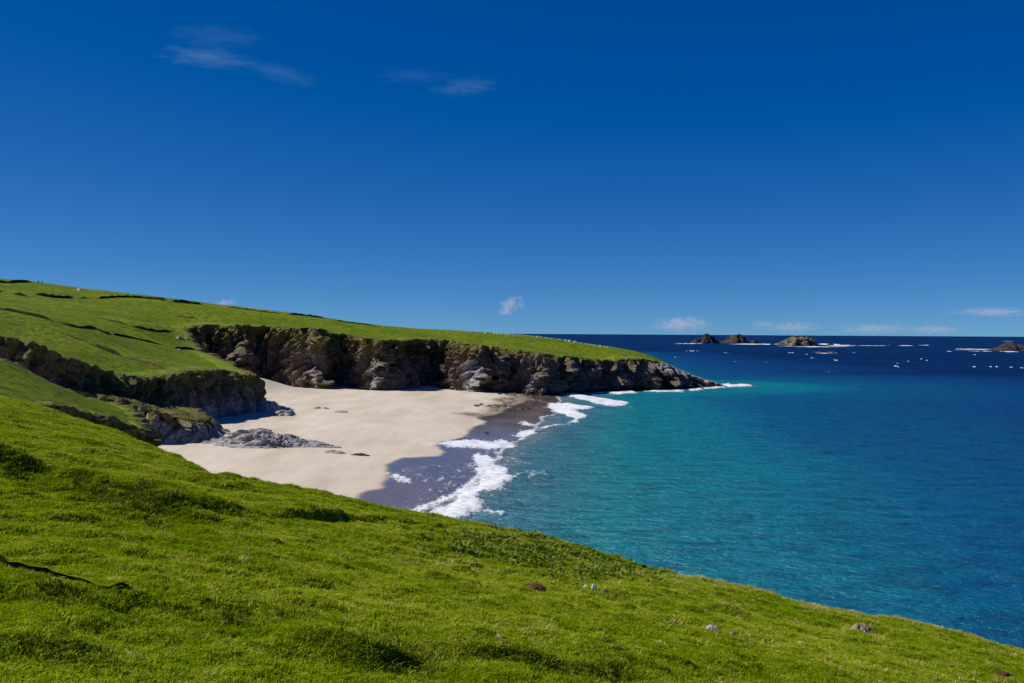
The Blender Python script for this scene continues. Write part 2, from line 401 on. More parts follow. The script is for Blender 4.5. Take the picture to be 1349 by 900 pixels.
# ------------------------------------------------------------------ cliffs and cliff-top land
# edge of the cliff top: pixel, depth in metres, run-out of the cliff foot in metres
COAST = [(-230, 420, 190, 5), (-60, 432, 196, 5), (0, 441, 200, 6), (60, 458, 206, 6), (112, 480, 215, 5), (160, 494, 226, 5), (215, 499, 240, 4), (238, 490, 246, 4), (260, 490, 256, 4),
         (292, 487, 268, 3), (318, 491, 277, 2.5), (337, 497, 286, 2), (336, 493, 294, 4), (314, 482, 310, 6), (292, 472, 330, 6), (266, 462, 352, 6), (248, 449, 376, 7), (247, 437, 396, 7),
         (258, 431, 408, 6), (285, 428, 413, 6), (318, 428, 408, 7), (330, 430, 416, 7), (360, 430, 420, 6), (388, 431, 414, 6), (406, 432, 402, 5), (418, 433, 397, 5), (424, 435, 411, 4),
         (446, 440, 424, 4), (468, 443, 420, 4), (484, 446, 402, 5), (503, 448, 395, 5), (510, 449, 408, 5), (530, 449, 411, 5), (540, 448, 426, 4), (570, 447, 437, 4), (597, 449, 436, 4), (604, 451, 417, 5),
         (632, 455, 404, 6), (640, 456, 411, 4), (652, 458, 410, 4), (658, 459, 419, 4), (672, 461, 419, 4), (684, 462, 415, 5), (716, 466, 406, 4), (721, 467, 424, 4), (732, 468, 426, 5),
         (752, 470, 423, 5), (760, 471, 429, 5), (778, 473, 430, 5), (786, 474, 437, 5), (812, 475, 440, 5), (820, 475, 447, 5), (842, 473, 452, 6), (850, 474, 460, 8), (872, 477, 464, 9),
         (895, 488, 472, 8), (915, 496, 478, 7), (935, 503, 484, 5), (950, 508, 490, 4), (956, 510, 497, 4), (940, 507, 506, 4), (905, 495, 512, 5)]
SKYLINE = [(-230, 352, 470), (-100, 358, 480), (0, 367, 480), (40, 370, 478), (80, 377, 476), (150, 385, 474), (220, 393, 472), (270, 400, 472), (340, 409, 472), (400, 415, 474), (465, 425, 478), (530, 432, 484), (600, 436, 490),
           (690, 441, 496), (740, 447, 499), (800, 457, 497), (850, 466, 488), (872, 474.5, 480), (900, 488, 484), (930, 500, 489)]
def make_land(name, label, coast, extra_pts, closing, grid, ds, rows, amp, inland=9.0, tan=0.3, pale_fn=None, grass_fn=None, flip=1, lam=0.4, z_low=-2.0, noise_amp=0.35, grid_step=1.5, jag_amp=1.1, grass_from=0.45):
    ctrl = [P(a, b, c) for a, b, c, _ in coast] + [np.asarray(p, float) for p in extra_pts]
    tps = TPS(ctrl, lam)
    def top(x, y):
        return tps(x, y) + noise_amp * fbm(x * 0.06, y * 0.06, seed=31, octaves=5)
    C = catmull([[*P(a, b, c)[:2], w] for a, b, c, w in coast], ds)
    n = len(C); s = np.arange(n) * ds
    T = np.gradient(C[:, :2], axis=0); T /= np.linalg.norm(T, axis=1, keepdims=True) + 1e-9
    k = max(3, int(9 / ds)) | 1; ker = np.hanning(k + 2)[1:-1]; ker /= ker.sum()
    pad = np.pad(T, ((k // 2, k // 2), (0, 0)), 'edge')
    Ts = np.stack([np.convolve(pad[:, j], ker, 'valid') for j in (0, 1)], 1); Ts /= np.linalg.norm(Ts, axis=1, keepdims=True) + 1e-9
    N = np.stack([Ts[:, 1], -Ts[:, 0]], 1) * flip              # points seaward
    jag = jag_amp * fbm(s * 0.13, s * 0, seed=41, octaves=4)
    E = C[:, :2] + N * jag[:, None]
    ztop = top(E[:, 0], E[:, 1])
    nv = rows; ni = max(5, int(inland / 0.8))
    pts = []; hfrac = []; inl = []
    tv = np.linspace(0, 1, nv)
    for t in tv:                                               # foot -> lip
        lip = sstep(0.80, 1.0, t)
        off = C[:, 2] * (1 - t) ** 1.15 + 0.6 * (1 - t)
        z = z_low + (ztop - z_low) * t
        pts.append(np.stack([E[:, 0] + N[:, 0] * off, E[:, 1] + N[:, 1] * off, z], 1)); hfrac.append(np.full(n, t)); inl.append(np.zeros(n))
    for q in np.linspace(0, 1, ni + 1)[1:]:
        d = inland * q
        x = E[:, 0] - N[:, 0] * d; y = E[:, 1] - N[:, 1] * d
        pts.append(np.stack([x, y, top(x, y) + 0.16 - 0.45 * q ** 3], 1)); hfrac.append(np.ones(n)); inl.append(np.full(n, d))
    V = np.concatenate(pts); hf = np.concatenate(hfrac); il = np.concatenate(inl)
    NN = np.tile(N, (nv + ni, 1))
    x, y, z = V.T
    # buttresses, tilted beds, blocks
    su = np.tile(s, nv + ni)
    a = math.radians(58); u1 = su * math.cos(a) + z * math.sin(a); v1 = -su * math.sin(a) + z * math.cos(a)
    wu = su + 1.0 * vnoise(su / 11, z / 7, seed=53); wz = z + 0.7 * vnoise(su / 8, z / 9, seed=54)
    big = fbm(wu / 13.0, wz / 26, seed=51, octaves=2)
    u1 = wu * math.cos(a) + wz * math.sin(a); v1 = -wu * math.sin(a) + wz * math.cos(a)
    q0, e0 = facets(u1 / 10.0, v1 / 4.2, (x + y) / 12.0, 61)
    q1, e1 = facets(u1 / 4.6, v1 / 1.8, y / 5.0, 71)
    q2, e2 = facets(u1 / 2.0, v1 / 0.9, y / 2.0, 78)
    soft = 1 - 0.45 * sstep(-50, -62, x) * sstep(335, 320, y)
    d = soft * amp * (1.6 * big + 3.6 * q0 + 1.8 * q1 + 0.5 * q2 - 0.9 * sstep(0.09, 0, e0) - 0.5 * sstep(0.1, 0, e1) + 0.12 * fbm(x / 1.2, y / 1.2, z / 1.2, seed=81, octaves=2))
    mask = sstep(1.0, 0.86, hf) * (0.45 + 0.55 * sstep(0, 0.3, hf))
    # the sod lip hangs unevenly
    lipn = fbm(su / 2.0, z / 1.2, seed=91, octaves=3)
    near = sstep(0.75, 0.95, hf) * sstep(3.0, 0.0, il)
    dz = 0.9 * lipn * near
    V = V + np.c_[NN * (d * mask)[:, None] + NN * (0.9 * lipn * near)[:, None], dz + 0.3 * amp * mask * fbm(x / 2.5, y / 2.5, z / 2.5, seed=95)]
    FC = grid_faces(nv + ni, n)
    VN = vert_normals(V, FC)
    up = np.abs(VN[:, 2])
    gr = np.clip(sstep(grass_from, 0.97, hf) * 0.62 + sstep(0.45, 0.85, up) * (0.05 + 0.5 * sstep(0.3, 0.8, hf)) + 1.0 * sstep(0.0, 2.0, il) - 0.2 * sstep(0.6, 0.2, hf), 0, 1.3)
    if grass_fn is not None: gr = gr * grass_fn(V)
    tn = np.clip(tan + 0.9 - 1.1 * sstep(-0.5, 3.5, il - 2.0 * lipn), 0, 1) * 1.0
    pl = pale_fn(V, hf) if pale_fn else np.zeros(len(V))
    wet = sstep(2.2, 0.6, V[:, 2] + 0.8 * lipn) * sstep(-2, 1, V[:, 0] - 8)
    o = mesh(name + '_face', V, FC, M_CLIFF, attrs={'grass': gr, 'tan': tn, 'pale': pl, 'wet': wet})
    # the top
    poly = np.vstack([E[::3] - N[::3] * 0.6, np.asarray(closing, float)])
    xs = np.arange(grid[0], grid[1], grid_step); ys = np.arange(grid[2], grid[3], grid_step)
    X, Y = np.meshgrid(xs, ys); X = X.ravel(); Y = Y.ravel(); Z = top(X, Y)
    ins = inside(poly, X, Y)
    GF = grid_faces(len(ys), len(xs)); GF = GF[ins[GF].all(axis=1)]
    used = np.unique(GF); re = np.full(len(X), -1); re[used] = np.arange(len(used))
    if name == 'shoulder': Z = Z + 0.9 * facets(X / 3.0, Y / 2.0, X * 0, 401)[0] * sstep(0.5, 5.0, line_dist(poly, X, Y, True)[0])
    g = mesh(name + '_top', np.stack([X, Y, Z], 1)[used], re[GF], M_TURF, smooth=True)
    return top, o, g

def pale_main(V, hf):
    x, y, z = V.T
    p = 0.62 * sstep(-60, -72, x) * sstep(330, 300, y) * sstep(0.75, 0.4, hf)                         # spur by the beach
    px = x / np.maximum(y, 1) * F + CX
    p = np.maximum(p, 0.9 * np.exp(-((px - 622) / 16) ** 2) * sstep(0.85, 0.6, hf))  # sunlit buttress face, its brightness painted in as paler rock
    p = np.maximum(p, 0.55 * np.exp(-((px - 412) / 8) ** 2)); p = np.maximum(p, 0.5 * np.exp(-((px - 494) / 12) ** 2))  # pillar and block painted paler where the sun strikes them
    p = np.maximum(p, 0.5 * np.exp(-((px - 702) / 18) ** 2))  # sunlit block near the headland, painted paler likewise
    p = np.maximum(p, 0.85 * sstep(845, 862, px) * sstep(0.72, 0.95, hf + 0.1 * (px < 905)))
    return p
def P_edge_z(px):
    return np.interp(px, [c[0] for c in COAST[20:55]], [P(c[0], c[1], c[2])[2] for c in COAST[20:55]])
def grass_main(V):
    px = V[:, 0] / np.maximum(V[:, 1], 1) * F + CX
    return 1 - 0.85 * sstep(845, 885, px) - 0.75 * sstep(590, 680, px) * sstep(872, 845, px) * sstep(0.6, 2.4, P_edge_z(px) - V[:, 2])
extra = [P(*s) for s in SKYLINE] + [P(a, b + 7, c + 60) for a, b, c in SKYLINE[:-6]] + [P(a, b + 8, c + 28) for a, b, c in SKYLINE[-6:]]
extra += [P(-230, 395, 300), P(0, 405, 300), P(120, 430, 290), P(100, 410, 370), P(200, 470, 300), P(240, 430, 372), P(200, 420, 400), P(230, 478, 285), P(120, 398, 430), P(0, 388, 400)]
closing = [P(a, b, c)[:2] for a, b, c in [(850, 470, 530), (760, 455, 560), (600, 440, 580), (400, 420, 580), (0, 380, 580), (-400, 350, 580), (-700, 350, 300), (-600, 400, 195)]]
land_top, face_o, top_o = make_land('headland', '', COAST, extra, closing, (-330, 140, 180, 585), 0.65, 40, 1.25, pale_fn=pale_main, grass_fn=grass_main)
tag(top_o, kind='structure', label='green grazed hillside running out to the far headland'); top_o.name = 'hillside'
tag(face_o, kind='structure', label='broken dark sea cliffs below the green hillside'); face_o.name = 'cliff_terrain'

# near green spur between the gully and the camera's hill
SPUR = [(-180, 440, 158, 5), (-60, 452, 156, 5), (0, 469, 156, 5), (28, 480, 158, 4), (70, 505, 162, 4), (95, 519, 165, 4), (125, 527, 168, 3), (152, 531, 170, 2), (174, 539, 168, 1.5), (186, 550, 163, 1.2),
        (195, 562, 156, 1.2), (196, 572, 150, 1.2), (186, 566, 146, 1.5), (166, 555, 144, 2), (142, 547, 142, 2), (116, 543, 138, 2), (88, 541, 134, 2), (60, 541, 126, 2), (20, 543, 116, 2), (-40, 545, 104, 2)]
sp_extra = [P(0, 500, 136), P(60, 524, 142), P(120, 534, 155), P(150, 540, 157), P(-150, 480, 130), P(-200, 520, 100)]
sp_close = [P(-250, 540, 95)[:2], P(-420, 480, 120)[:2], P(-400, 440, 158)[:2]]
spur_top, so, sg = make_land('near_spur', '', SPUR, sp_extra, sp_close, (-175, -30, 75, 180), 0.45, 26, 0.5, inland=4, tan=0.0, noise_amp=0.5, grid_step=0.8, z_low=2.0, flip=-1, jag_amp=0.5, grass_from=0.0,
                             grass_fn=lambda V: 1.6 + 0 * V[:, 0])
tag(sg, kind='structure', label='low green spur above the dark gully'); sg.name = 'spur_hillside'
tag(so, kind='structure', label='steep dark bank at the end of the green spur'); so.name = 'spur_cliff_terrain'

# brown rocky shoulder at the foot of the hillside cliff
SHO = [(60, 512, 205, 3), (119, 515, 204, 3), (150, 523, 204, 3), (180, 533, 203, 3), (205, 548, 203, 3), (225, 555, 204, 3), (248, 555, 207, 3), (266, 553, 214, 3), (272, 548, 223, 4), (262, 542, 233, 4), (240, 534, 240, 4),
       (222, 526, 246, 3), (200, 520, 250, 3)]
sh_extra = [P(200, 535, 225), P(160, 522, 225), P(235, 545, 225), P(120, 512, 228)]
sh_close = [P(120, 505, 250)[:2], P(40, 500, 235)[:2]]
_, ho, hg = make_land('shoulder', '', SHO, sh_extra, sh_close, (-110, -55, 195, 255), 0.4, 24, 1.3, inland=4, tan=0.75, noise_amp=1.4, grid_step=0.8, z_low=0.5,
                      pale_fn=lambda V, hf: np.full(len(V), 0.8), grass_fn=lambda V: 0.85 + 0 * V[:, 0])
hg.data.materials[0] = M_CLIFF
for k, v in {'grass': 0.75, 'tan': 0.8, 'pale': 0.8, 'wet': 0.0}.items():
    a = hg.data.attributes.new(k, 'FLOAT', 'POINT'); a.data.foreach_set('value', np.full(len(hg.data.vertices), v, np.float32))
tag(hg, kind='structure', label='brown grassy top of the rocky shoulder above the sand'); hg.name = 'shoulder_terrain'
tag(ho, kind='structure', label='grey rock face of the rocky shoulder above the sand'); ho.name = 'shoulder_cliff_terrain'

# ------------------------------------------------------------------ the slope in front
CREST = [(-60, 500), (0, 521), (50, 534), (100, 550), (150, 566), (215, 592), (245, 612), (280, 627), (350, 637), (430, 652), (470, 661), (540, 674), (620, 690), (680, 700), (740, 712), (800, 729), (850, 746), (900, 757),
         (950, 768), (1000, 780), (1060, 794), (1130, 806), (1200, 818), (1270, 834), (1349, 856), (1420, 874)]
GA, GB, GC = 21.3, -0.207, -0.117
_th, _rc = [], []
for a, b in CREST:
    d = ray(a, b); t = (GA - CAMZ) / (d[2] - GB * d[0] - GC * d[1])
    _th.append(math.atan2(d[0], d[1])); _rc.append(t * math.hypot(d[0], d[1]))
_th = np.r_[-1.4, -0.75, _th, 0.8, 1.6]; _rc = np.r_[95, 85, _rc, 40, 40]
def slope_base(x, y):
    r = np.hypot(x, y); th = np.arctan2(x, y)
    rc = np.interp(th, _th, _rc)
    z = GA + GB * x + GC * y + 2.0 * np.exp(-(r * r) / 55)
    e = np.maximum(r - rc + 1.5, 0)
    return z - np.where(e < 9, 0.045 * e * e, 0.045 * 81 + 0.81 * (e - 9)), rc - r
def slope_plain(x, y): return slope_base(np.asarray(x, float), np.asarray(y, float))[0]
def wline(pts): return np.array([cast(a, b, slope_plain, 4, 100, 4000)[:2] for a, b in pts])
BANKS = [(wline([(-60, 612), (0, 622), (40, 628), (80, 636), (120, 652), (170, 664), (230, 684), (290, 699)]), 0.8, 1.1, 9.0),
         (wline([(430, 874), (520, 866), (600, 862), (680, 873), (740, 880), (800, 884), (870, 897), (930, 915)]), 0.26, 0.5, 5.0),
         (wline([(-40, 778), (0, 784), (50, 792), (100, 802), (150, 815)]), 0.16, 0.4, 3.0),
         (wline([(255, 826), (300, 806), (330, 806), (370, 822), (400, 842)]), 0.15, 0.5, 3.0),
         (wline([(-30, 862), (20, 868), (80, 880), (130, 884)]), 0.15, 0.4, 3.0)]
def bank_info(x, y):
    dz = np.zeros(x.shape); rough = np.zeros(x.shape)
    for pl, h, w, back in BANKS:
        lo = pl.min(0) - 4 * back; hi = pl.max(0) + 4 * back
        m = (x > lo[0]) & (x < hi[0]) & (y > lo[1]) & (y < hi[1])
        if not m.any(): continue
        wob = 0.35 * w * fbm(x[m] * 1.1, y[m] * 1.1, seed=5)
        d, al, sd = line_dist(pl, x[m], y[m]); s = d * sd + wob
        end = sstep(0, 0.12, al) * sstep(1, 0.8, al)
        hh = h * (0.75 + 0.5 * vnoise(x[m] * 0.6, y[m] * 0.6, seed=8))
        dz[m] += hh * end * np.where(s > 0, np.exp(-s / back), sstep(-w, 0, s))
        rough[m] = np.maximum(rough[m], end * np.exp(-((s + 0.3 * w) / (0.9 * w)) ** 2))
    return dz, rough
def slope_z(x, y):
    x = np.asarray(x, float); y = np.asarray(y, float)
    z, ins = slope_base(x, y)
    dz, _ = bank_info(x, y)
    n = 0.16 * fbm(x * 0.22, y * 0.22, seed=3, octaves=3) + 0.11 * fbm(x * 0.7, y * 0.7, seed=13, octaves=3)
    hum = 0.20 * np.maximum(0, fbm(x * 1.5, y * 1.5, seed=23, octaves=2)) ** 1.0
    return z + dz + n + hum
def build_slope():
    xs = np.r_[np.arange(-105, -32, 0.8), np.arange(-32, 28, 0.28), np.arange(28, 62, 0.8)]; ys = np.r_[np.arange(-22, 8, 0.7), np.arange(8, 54, 0.28), np.arange(54, 120, 0.8)]
    X, Y = np.meshgrid(xs, ys); x = X.ravel(); y = Y.ravel()
    z = slope_z(x, y); _, rough = bank_info(x, y); base, ins = slope_base(x, y)
    FC = grid_faces(len(ys), len(xs))
    t = NT('meadow_soil'); co = t.coord()
    c = t.mix(t.noise(co, 4.0, 5, 0.7), (0.045, 0.07, 0.004), (0.11, 0.15, 0.008))
    m = t.done(t.bsdf(c, 0.95, 0.1, t.bump(t.noise(co, 6, 5, 0.7), 0.8, 0.1)))
    r = np.hypot(x, y); th = np.abs(np.arctan2(x, y))
    vis = sstep(0.66, 0.60, th) * sstep(5, 7, r) * sstep(-6.0, -3.0, ins)
    dens = vis * np.interp(r, [0, 14, 24, 40, 60, 90], [420, 420, 260, 150, 90, 60])
    o = mesh('meadow_ground', np.stack([x, y, z], 1), FC, m, smooth=True)
    tag(o, 'bright green grassy slope falling away above the bay', kind='structure')
    return x, y, z, FC, dens, rough, ins, th, r
SX = build_slope()

# ------------------------------------------------------------------ grass tufts
def mat_blade(name, stops, patch, trans=0.35, straw=0.0):
    t = NT(name); co = t.coord()
    oi = t.n('ShaderNodeObjectInfo')
    n1 = t.noise(co, 0.16, 4, 0.6); n2 = t.noise(co, 1.3, 4, 0.65)
    f = t.math('ADD', t.math('MULTIPLY', oi.outputs['Random'], 0.30), t.math('ADD', t.math('MULTIPLY', n1, 0.45), t.math('MULTIPLY', n2, 0.35)))
    c = t.ramp(f, stops)
    b = t.n('ShaderNodeBsdfDiffuse'); t.put(b.inputs[0], c)
    tr = t.n('ShaderNodeBsdfTranslucent'); t.put(tr.inputs[0], t.mix(0.5, c, patch))
    mx = t.n('ShaderNodeMixShader'); mx.inputs[0].default_value = trans
    t.l(b.outputs[0], mx.inputs[1]); t.l(tr.outputs[0], mx.inputs[2])
    return t.done(mx.outputs[0])
M_BLADE = mat_blade('grass_blade', [(0.34, (0.10, 0.16, 0.002)), (0.45, (0.185, 0.285, 0.003)), (0.57, (0.295, 0.395, 0.006)), (0.68, (0.54, 0.54, 0.06))], (0.40, 0.52, 0.01), 0.45)
M_LEAF = mat_blade('broad_leaf', [(0.3, (0.055, 0.11, 0.006)), (0.5, (0.12, 0.185, 0.014)), (0.7, (0.26, 0.30, 0.05))], (0.16, 0.24, 0.02), 0.25)
M_STRAW = mat_blade('dry_grass', [(0.3, (0.24, 0.22, 0.03)), (0.5, (0.42, 0.37, 0.08)), (0.75, (0.66, 0.58, 0.24))], (0.5, 0.44, 0.1), 0.25)
M_ROUGH = mat_blade('rough_grass', [(0.3, (0.035, 0.055, 0.004)), (0.5, (0.075, 0.10, 0.008)), (0.7, (0.20, 0.20, 0.03))], (0.1, 0.12, 0.015), 0.2)
def tuft(name, mat, nb, h, w, spread, curl, seed, leaf=False):
    r = random.Random(seed); V = []; FC = []
    for i in range(nb):
        a = r.uniform(0, 2 * math.pi); rad = spread * math.sqrt(r.random()); bx, by = rad * math.cos(a), rad * math.sin(a)
        d = r.uniform(0, 2 * math.pi); hh = h * r.uniform(0.55, 1.15); lean = curl * r.uniform(0.3, 1.2) * hh; ww = w * r.uniform(0.7, 1.3)
        sx, sy = -math.sin(d) * ww, math.cos(d) * ww; dx, dy = math.cos(d) * lean, math.sin(d) * lean
        b = len(V)
        mid = 0.55 if not leaf else 0.6; mw = 0.75 if not leaf else 1.5
        V += [(bx - sx, by - sy, -0.02), (bx + sx, by + sy, -0.02), (bx + dx * 0.35 - sx * mw, by + dy * 0.35 - sy * mw, hh * mid), (bx + dx * 0.35 + sx * mw, by + dy * 0.35 + sy * mw, hh * mid), (bx + dx, by + dy, hh * (0.95 - 0.25 * curl))]
        FC += [(b, b + 1, b + 3, b + 2), (b + 2, b + 3, b + 4)]
    me = bpy.data.meshes.new(name); me.from_pydata(V, [], FC); me.materials.append(mat)
    return bpy.data.objects.new(name, me)
def scatter(name, label, base, dens, sources, smin, smax, seed):
    """one mass of tufts: geometry nodes spread the sources over the slope"""
    x, y, z, FC = base
    keep = (dens[FC] > 0).any(axis=1); f = FC[keep]; used = np.unique(f); re = np.full(len(x), -1); re[used] = np.arange(len(used))
    o = mesh(name, np.stack([x, y, z], 1)[used], re[f], None, smooth=True, attrs={'dens': dens[used]})
    coll = bpy.data.collections.new(name + '_sources')
    for s in sources: coll.objects.link(s)
    g = bpy.data.node_groups.new(name + '_scatter', 'GeometryNodeTree')
    g.interface.new_socket('Geometry', in_out='INPUT', socket_type='NodeSocketGeometry'); g.interface.new_socket('Geometry', in_out='OUTPUT', socket_type='NodeSocketGeometry')
    N = g.nodes; L = g.links
    gi = N.new('NodeGroupInput'); go = N.new('NodeGroupOutput')
    na = N.new('GeometryNodeInputNamedAttribute'); na.data_type = 'FLOAT'; na.inputs['Name'].default_value = 'dens'
    dp = N.new('GeometryNodeDistributePointsOnFaces'); dp.inputs['Seed'].default_value = seed
    L.new(gi.outputs[0], dp.inputs['Mesh']); L.new(na.outputs['Attribute'], dp.inputs['Density'])
    ci = N.new('GeometryNodeCollectionInfo'); ci.inputs['Collection'].default_value = coll; ci.inputs['Separate Children'].default_value = True; ci.inputs['Reset Children'].default_value = True
    ip = N.new('GeometryNodeInstanceOnPoints'); ip.inputs['Pick Instance'].default_value = True
    L.new(dp.outputs['Points'], ip.inputs['Points']); L.new(ci.outputs[0], ip.inputs['Instance'])
    rv = N.new('FunctionNodeRandomValue'); rv.data_type = 'FLOAT_VECTOR'; rv.inputs[0].default_value = (-0.2, -0.2, 0); rv.inputs[1].default_value = (0.2, 0.2, 6.283)
    L.new(rv.outputs[0], ip.inputs['Rotation'])
    rs = N.new('FunctionNodeRandomValue'); rs.data_type = 'FLOAT'; rs.inputs[2].default_value = smin; rs.inputs[3].default_value = smax; rs.inputs['Seed'].default_value = 5
    L.new(rs.outputs[1], ip.inputs['Scale']); L.new(ip.outputs[0], go.inputs[0])
    md = o.modifiers.new('scatter', 'NODES'); md.node_group = g
    tag(o, label, kind='stuff')
    return o
x, y, z, FC, dens, rough, ins, th, r = SX
base = (x, y, z, FC)
grass_src = [tuft('grass_tuft', M_BLADE, 14, 0.06, 0.006, 0.075, 1.1, k) for k in range(4)] + [tuft('grass_tuft', M_BLADE, 16, 0.045, 0.007, 0.08, 1.6, 40 + k) for k in range(3)]
scatter('meadow_grass', 'short bright green turf covering the near slope', base, dens, grass_src, 0.7, 1.45, 1)
ok = dens > 0
pn = fbm(x * 0.35, y * 0.35, seed=61, octaves=4); pf = fbm(x * 1.2, y * 1.2, seed=62, octaves=3)
proj = np.stack([x, y, z - CAMZ], 1) @ RN; PXv = CX + F * proj[:, 0] / np.maximum(-proj[:, 2], 0.1); PYv = CY - F * proj[:, 1] / np.maximum(-proj[:, 2], 0.1)
vis = ok * 1.0
# dead grass: patches, and a ragged fringe along the brow over the sea
edge = sstep(4.0, 0.5, ins) * sstep(-3.5, -1.0, ins) * sstep(0.0, 0.25, np.arctan2(x, y))
straw = vis * (7.0 * sstep(-0.2, 0.4, pf) + 5.0 * sstep(0.15, 0.5, pn) * sstep(0.0, 0.4, pf) * 6 + 80 * edge * sstep(-0.1, 0.35, pf) + 30 * np.exp(-((PXv - 335) / 60) ** 2 - ((PYv - 742) / 7) ** 2) * sstep(-0.1, 0.2, pf))
straw *= 0.4 + 0.6 * sstep(-0.1, 0.3, np.arctan2(x, y))
scatter('dry_grass', 'scattered tufts of pale dead grass on the near slope', base, straw, [tuft('straw_tuft', M_STRAW, 12, 0.12, 0.008, 0.10, 1.0, 70 + k) for k in range(4)], 0.5, 1.3, 2)
rg = vis * (85 * rough * sstep(-0.3, 0.2, pf) + 16 * sstep(0.28, 0.55, pf) * sstep(0.1, 0.4, -pn))
scatter('rough_grass', 'dark rough grass along the low banks of the near slope', base, rg, [tuft('rough_tuft', M_ROUGH, 18, 0.10, 0.008, 0.13, 1.3, 90 + k) for k in range(4)], 0.6, 1.4, 3)
lf = vis * 34 * np.exp(-((PXv - 690) / 95) ** 2 - ((PYv - 722) / 17) ** 2) * sstep(-0.2, 0.3, pf + 0.1) + vis * 14 * np.exp(-((PXv - 800) / 60) ** 2 - ((PYv - 752) / 10) ** 2)
lf[lf < 0.5] = 0
scatter('broad_leaved_weeds', 'patch of dark broad leaved weeds near the brow of the slope', base, lf, [tuft('weed', M_LEAF, 14, 0.17, 0.022, 0.16, 0.9, 110 + k, True) for k in range(4)], 0.6, 1.3, 4)

# ------------------------------------------------------------------ the sea
def build_sea():
    rad = [38.0]
    while rad[-1] < 520: rad.append(rad[-1] * 1.0062)
    while rad[-1] < 90000: rad.append(rad[-1] * 1.03)
    rad = np.array(rad)
    th = np.r_[np.linspace(-1.5, -0.12, 60, endpoint=False), np.linspace(-0.12, 0.52, 420, endpoint=False), np.linspace(0.52, 1.7, 60)]
    T, R = np.meshgrid(th, rad); x = (R * np.sin(T)).ravel(); y = (R * np.cos(T)).ravel(); R = R.ravel()
    foam = foam_at(x, y)
    near = sstep(900, 350, R)
    sw = 0.10 * fbm(x * 0.10, y * 0.05, seed=201, octaves=4) * near
    d = -water_d(x, y)
    head = np.array([P(a, b, c)[:2] for a, b, c, w in COAST[40:60]])
    hd, _, _ = line_dist(head, x, y)
    shore = np.minimum(np.where(d > 0, d, 0), hd * 1.0 + 4)
    shore = np.where(R > 1500, 1500, shore)
    z = sw * sstep(0, 8, d) + 0.55 * foam * sstep(0, 6, d) + 0.02
    t = NT('sea_water'); co = t.coord()
    sh = t.attr('shore')
    nb = t.noise(t.coord((1, 0.5, 1)), 0.018, 5, 0.6); ns = t.noise(t.coord((0.35, 1, 1)), 0.07, 5, 0.65)
    v = t.math('ADD', sh, t.math('MULTIPLY', t.math('SUBTRACT', nb, 0.5), t.remap(sh, 0, 120, 12, 55)))
    v = t.math('ADD', v, t.math('MULTIPLY', t.math('SUBTRACT', ns, 0.5), t.remap(sh, 0, 80, 4, 30)))
    vn = t.math('DIVIDE', v, 300.0, True)
    c = t.ramp(vn, [(0.0, (0.14, 0.19, 0.21)), (0.03, (0.05, 0.19, 0.24)), (0.085, (0.001, 0.205, 0.245)), (0.16, (0.0006, 0.175, 0.255)), (0.235, (0.0004, 0.10, 0.215)), (0.55, (0.0004, 0.052, 0.19)), (0.95, (0.0004, 0.022, 0.10))])
    c = t.mix(t.remap(sh, 220, 1400), c, (0.0006, 0.026, 0.108))
    weed = t.math('MULTIPLY', t.remap(t.noise(t.coord((0.6, 0.35, 1)), 0.16, 3, 0.55), 0.66, 0.72), t.remap(sh, 14, 30, 0, 0.6))
    c = t.mix(t.math('MULTIPLY', weed, t.remap(sh, 70, 40)), c, (0.0, 0.05, 0.07))
    wv = t.noise(t.coord((0.5, 1.2, 1)), 0.22, 5, 0.65)
    c = t.mix(t.remap(wv, 0.40, 0.70, 0, 0.8), c, t.mix(0.6, c, (0.0, 0.01, 0.04)))
    far = t.math('ADD', t.math('MULTIPLY', t.noise(t.coord((0.35, 1, 1)), 0.03, 6, 0.7), 0.6), t.math('MULTIPLY', t.noise(t.coord((0.5, 1, 1)), 0.008, 5, 0.65), 0.4))
    c = t.mix(t.math('MULTIPLY', t.remap(far, 0.46, 0.58), t.remap(sh, 60, 220, 0, 0.6)), c, t.mix(0.6, c, (0.0, 0.005, 0.02)))
    c = t.mix(t.math('MULTIPLY', t.remap(far, 0.46, 0.36), t.remap(sh, 40, 220, 0, 0.35)), c, (0.001, 0.06, 0.19))
    lace = t.voro(t.coord((1, 0.45, 1)), 0.8, 'DISTANCE_TO_EDGE')
    fo = t.math('ADD', t.attr('foam'), t.math('ADD', t.math('MULTIPLY', t.math('SUBTRACT', t.noise(t.coord((1, 0.35, 1)), 0.7, 7, 0.72), 0.5), 1.5), t.remap(lace, 0, 0.2, 0.10, -0.1)))
    fm = t.remap(fo, 0.42, 0.86)
    c = t.mix(fm, c, t.mix(t.remap(t.noise(t.coord((1, 0.4, 1)), 0.35, 5, 0.7), 0.4, 0.7, 0, 0.7), (0.86, 0.88, 0.90), (0.50, 0.57, 0.62)))
    h = t.math('ADD', t.noise(t.coord((0.5, 1, 1)), 0.35, 7, 0.66), t.math('MULTIPLY', t.noise(t.coord((0.5, 1, 1)), 1.6, 4, 0.6), 0.3))
    bs = t.bump(h, 0.85, 2.0)
    df = t.n('ShaderNodeBsdfDiffuse'); t.put(df.inputs[0], c); t.l(bs, df.inputs['Normal'])
    gl = t.n('ShaderNodeBsdfGlossy'); gl.inputs['Roughness'].default_value = 0.25; t.l(bs, gl.inputs['Normal'])
    mx = t.n('ShaderNodeMixShader'); t.l(t.math('MULTIPLY', t.remap(fm, 0, 1, 1, 0.1), t.remap(sh, 40, 400, 0.12, 0.07)), mx.inputs[0])
    t.l(df.outputs[0], mx.inputs[1]); t.l(gl.outputs[0], mx.inputs[2])
    m = t.done(mx.outputs[0])
